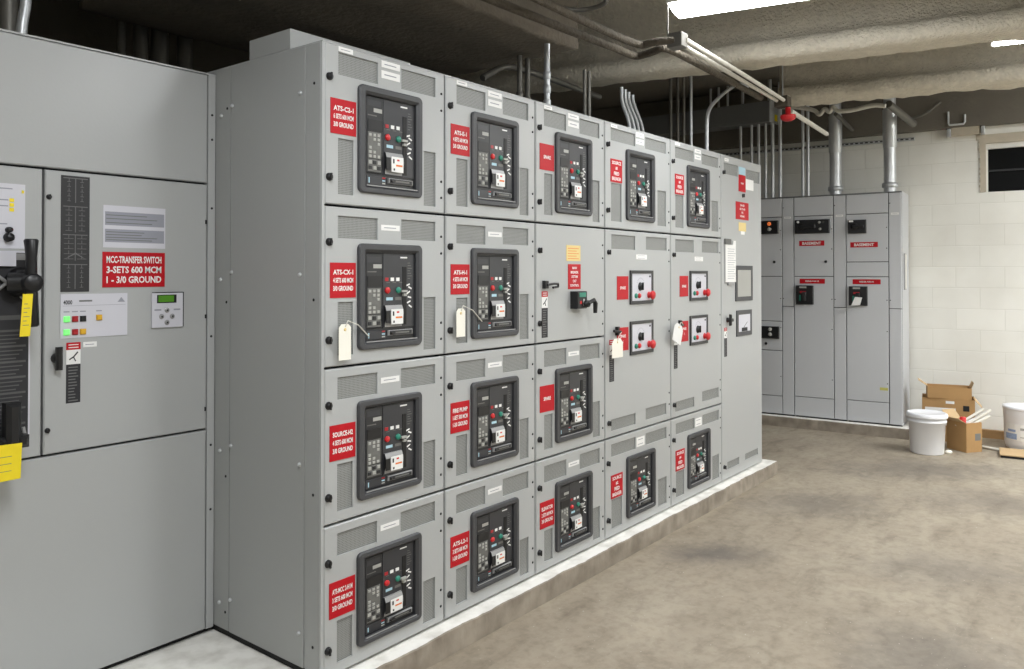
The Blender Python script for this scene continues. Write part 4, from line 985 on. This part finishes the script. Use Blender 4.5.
# chrome clip and small box above the window
mb = MB(); mb.tube([(0, 0, .13), (0, 0, .02), (.01, 0, 0), (.13, 0, 0), (.14, 0, .02), (.14, 0, .09)], .010, M['galv'], 8)
tag(mb.build('pipe_clip', None, far(.36, WB-.115, 2.89), ANG), 'small bright U-shaped clip on the concrete band above the wall', 'clip')
t = thing('junction_box', 'small grey box with bright clips under the concrete band near the window', 'junction box', far(.38, WB, 2.79), ANG)
mb = MB(); mb.cbox(0, -.08, 0, .24, -.002, .085, M['frame'], .004); mb.build('body', t)
for x in (-.035, .25): mb = MB(); mb.cbox(x, -.09, -.005, x+.03, -.002, .07, M['galv'], .004); mb.build('clip', t)
PB = px(21, 33, 'y', LY+.2)
# conduits over the left cabinet and coiled cable under the ceiling
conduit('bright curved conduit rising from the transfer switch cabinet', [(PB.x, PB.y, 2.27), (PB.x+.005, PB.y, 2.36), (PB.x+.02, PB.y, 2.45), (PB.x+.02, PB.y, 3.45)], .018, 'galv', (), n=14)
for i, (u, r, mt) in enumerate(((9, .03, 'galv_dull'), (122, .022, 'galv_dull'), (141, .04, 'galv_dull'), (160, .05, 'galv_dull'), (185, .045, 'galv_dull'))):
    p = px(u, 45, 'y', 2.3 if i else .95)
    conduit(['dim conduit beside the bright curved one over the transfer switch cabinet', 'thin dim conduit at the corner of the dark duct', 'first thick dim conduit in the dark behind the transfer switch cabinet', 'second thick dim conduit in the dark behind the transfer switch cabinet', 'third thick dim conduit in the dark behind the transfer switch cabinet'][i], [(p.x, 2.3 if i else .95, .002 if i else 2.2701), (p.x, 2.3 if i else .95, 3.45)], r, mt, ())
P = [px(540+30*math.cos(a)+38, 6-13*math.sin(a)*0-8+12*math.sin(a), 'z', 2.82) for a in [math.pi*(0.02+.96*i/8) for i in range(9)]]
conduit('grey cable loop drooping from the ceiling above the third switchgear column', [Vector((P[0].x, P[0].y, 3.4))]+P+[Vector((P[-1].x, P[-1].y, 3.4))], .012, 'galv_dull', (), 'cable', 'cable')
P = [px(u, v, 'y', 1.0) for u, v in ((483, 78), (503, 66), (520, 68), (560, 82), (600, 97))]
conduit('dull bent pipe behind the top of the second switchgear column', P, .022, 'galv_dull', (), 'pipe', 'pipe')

# ------------------------------------------------------------------ buckets, boxes and scraps by the wall
def bucket_body(mb, r0, r1, h):
    mb.lathe([(0, .004), (r0-.012, .004), (r0-.004, 0), (r0, .008), (r1-.006, h*.78), (r1+.004, h*.79), (r1+.006, h*.81), (r1+.004, h*.83), (r1-.004, h*.84), (r1-.002, h*.93)], (0, 0, 0), (0, 0, 1), M['bucket'], 36)
t = thing('bucket', 'white plastic bucket with a lid, standing in front of the cartons', 'bucket', (5.875, -.826, FZ+.001), 0, 'white buckets by the block wall')
mb = MB(); bucket_body(mb, .132, .150, .345); mb.build('body', t)
mb = MB(); mb.lathe([(.149, .307), (.161, .309), (.164, .319), (.162, .338), (.156, .347), (.148, .350), (.14, .343), (0, .341)], (0, 0, 0), (0, 0, 1), M['bucket'], 36); mb.build('lid', t)
t = thing('bucket', 'large white pail with a blue printed label against the block wall', 'bucket', (6.58, -1.50, FZ+.001), 0, 'white buckets by the block wall')
mb = MB(); mb.lathe([(0, .004), (.15, .004), (.165, .012), (.178, .06), (.184, .28), (.188, .29), (.188, .355)], (0, 0, 0), (0, 0, 1), M['bucket'], 36); mb.build('body', t)
mb = MB(); mb.lathe([(.188, .35), (.193, .352), (.193, .378), (.18, .381), (0, .373)], (0, 0, 0), (0, 0, 1), M['bucket'], 36); mb.build('lid', t)
cd = math.atan2(CAM.y+1.50, CAM.x-6.58); mb = MB()
def curved(mb, a0, a1, z0, z1, r, mt):
    n = 8; v = []
    for i in range(n+1):
        a = a0+(a1-a0)*i/n; v += [(r*math.cos(a), r*math.sin(a), z0), (r*math.cos(a), r*math.sin(a), z1)]
    mb.add(v, [(2*i, 2*i+2, 2*i+3, 2*i+1) for i in range(n)], mt)
curved(mb, cd-1.1, cd+1.1, .09, .235, .1855, M['white'])
M['blue'] = mat('blue_print', srgb(150, 170, 205), .6, var=.3, vscale=60); M['grey_band'] = mat('grey_band', srgb(168, 168, 166), .6)
curved(mb, cd-1.05, cd-.45, .10, .15, .1860, M['blue']); curved(mb, cd-.3, cd+.6, .185, .205, .1860, M['grey_band']); curved(mb, cd-.9, cd-.5, .165, .185, .1860, M['blue']); curved(mb, cd-.3, cd+.5, .12, .127, .1860, M['grey_band'])
mb.build('label', t)['label'] = 'white label with blue print'

def carton(name, label, loc, rz, sx, sy, h, flaps, wall=.006, inner='card_in'):
    t = thing(name, label, 'box', loc, rz, 'cartons by the block wall'); mb = MB(); hx, hy = sx/2, sy/2
    mb.box(-hx, -hy, 0, hx, hy, wall, M['card'])
    for b in ((-hx, -hy, hx, -hy+wall), (-hx, hy-wall, hx, hy), (-hx, -hy+wall, -hx+wall, hy-wall), (hx-wall, -hy+wall, hx, hy-wall)): mb.box(b[0], b[1], wall, b[2], b[3], h, M['card'])
    mb.build('body', t)
    for side, ln, ang in flaps:       # flap hinged on a top edge, ang from horizontal outwards
        c, s = math.cos(ang)*ln, math.sin(ang)*ln; tk = .004
        if side in 'xX':
            k = 1 if side == 'X' else -1; a = [(k*hx, -hy+.01, h), (k*hx, hy-.01, h), (k*(hx+c), hy-.015, h+s), (k*(hx+c), -hy+.015, h+s)]
        else:
            k = 1 if side == 'Y' else -1; a = [(-hx+.01, k*hy, h), (hx-.01, k*hy, h), (hx-.015, k*(hy+c), h+s), (-hx+.015, k*(hy+c), h+s)]
        mb = MB(); mb.add(a+[(x, y, z+tk) for x, y, z in a], [(0, 1, 2, 3), (7, 6, 5, 4)]+[(i, 4+i, 4+(i+1) % 4, (i+1) % 4) for i in range(4)], M[inner]); mb.build('flap', t)
    return t
crz = math.radians(55)
cl = Vector((6.06, -1.10, FZ))
ax = Vector((math.cos(crz), math.sin(crz), 0)); ay = Vector((-ax.y, ax.x, 0))
cc = cl+ax*.105-ay*.085
c1 = carton('carton', 'open brown carton full of white tubes, between the lidded bucket and the wall', (cc.x, cc.y, FZ+.001), crz, .21, .17, .255, [('X', .10, .8), ('Y', .08, .5)])
mb = MB(); mb.box(-.1062, -.07, .10, -.1052, -.01, .16, M['trough']); mb.build('printed_mark', c1)
# tubes standing in the carton
tl_ = ['first long white tube leaning out of the carton', 'second white tube leaning out of the carton', 'third white tube leaning out of the carton', 'grey steel rod leaning out of the carton']
for i, (ua, va, ub, vb, r, mt) in enumerate(((956, 426, 984, 409, .012, 'whitepipe'), (963, 427, 991, 410, .012, 'whitepipe'), (966, 428, 990, 416, .013, 'whitepipe'), (960, 425, 987, 413, .007, 'galv'))):
    conduit(tl_[i], [px(ua, va, 'x', 6.13), px(ub, vb, 'x', 6.30)], r, mt, (), 'tube', 'tube', 'tubes in the open carton')
def scrap(name, label, cat, o, rz, bx, mt, c=.004):
    mb = MB(); mb.box(*bx, M[mt]); t = tag(mb.build(name, None, o, rz), label, cat); return t
# red can in the carton
R_ = Matrix.Rotation(crz, 3, 'Z'); q = Vector((cc.x, cc.y, FZ))+R_@Vector((-.03, .045, .008))
t = thing('spray_can', 'red-topped can standing in the open carton', 'can', q); mb = MB(); mb.lathe([(0, 0), (.03, 0), (.032, .004), (.032, .22), (.024, .235)], (0, 0, 0), (0, 0, 1), M['galv'], 16); mb.build('body', t); mb = MB(); mb.lathe([(.026, .232), (.026, .285), (.02, .29), (0, .29)], (0, 0, 0), (0, 0, 1), M['redk'], 16); mb.build('cap', t)
# stack behind: lower tray with label, upper small box
c2 = carton('carton', 'brown carton with white label and dark hand holes, below the small open box', (6.62, -.865, FZ+.001), ANG+.10, .43, .28, .395, [('X', .1, -.9)])
mb = MB(); mb.plate(-.19, .15, .06, .31, -.1402, .001, M['white']); mb.plate(-.02, .35, .05, .375, -.1402, .001, M['white']); mb.build('paper_label', c2)['label'] = 'white paper label'
mb = MB(); mb.plate(.12, .29, .17, .34, -.1402, .001, M['gap']); mb.build('hand_hole', c2)
mb = MB(); mb.box(.2002, -.05, .27, .2012, .05, .32, M['gap']); mb.build('hand_hole', c2)
c3 = carton('carton', 'small open brown box on top of the labelled carton', (6.59, -.875, FZ+.3975), ANG+.16, .36, .22, .105, [('x', .09, .6), ('X', .05, 1.2)])
# flat sheet, plank and debris
mb = MB(); mb.box(-.05, -.16, .020, .55, .16, .028, M['card_in']); mb.box(-.045, -.155, 0, .545, .155, .020, M['gap']); tag(mb.build('cardboard_sheet', None, (6.2, -1.38, FZ+.001), ANG+.05), 'flat cardboard sheet with a dark underside lying on the floor before the pail', 'cardboard')
mb = MB(); mb.box(-.12, -.03, 0, .5, .03, .075, M['wood']); tag(mb.build('wood_offcut', None, far(.52, WB-.05, FZ+.001), ANG), 'short brown wood offcut lying along the wall behind the pail', 'wood')
conduit('white plastic pipe scrap on the floor beside the pail', [(6.37, -1.17, FZ+.014), (6.3, -1.33, FZ+.014)], .012, 'whitepipe', (), 'pipe_scrap', 'pipe')
conduit('dark bent wire scrap on the floor beside the carton', [(6.5, -1.14, FZ+.03), (6.42, -1.17, FZ+.012), (6.36, -1.22, FZ+.008)], .006, 'black', (), 'wire_scrap', 'wire')
mb = MB(); mb.lathe([(0, 0), (.02, .001), (.03, .012), (.022, .028), (0, .033)], (0, 0, 0), (0, 0, 1), M['cream'], 9); tag(mb.build('paper_scrap', None, (5.93, -.985, FZ+.001)), 'crumpled pale paper scrap on the floor between bucket and carton', 'paper')

# ------------------------------------------------------------------ world and view
wd = D.worlds.new('world'); SC.world = wd; wd.use_nodes = True
bg = wd.node_tree.nodes['Background']; bg.inputs[0].default_value = (.9, .95, 1, 1); bg.inputs[1].default_value = .02
SC.view_settings.view_transform = 'Standard'; SC.view_settings.look = 'None'; SC.view_settings.gamma = 1; SC.view_settings.exposure = -0.12
SC.view_settings.use_curve_mapping = False
SC.cycles.use_denoising = True
SC.cycles.max_bounces = 8
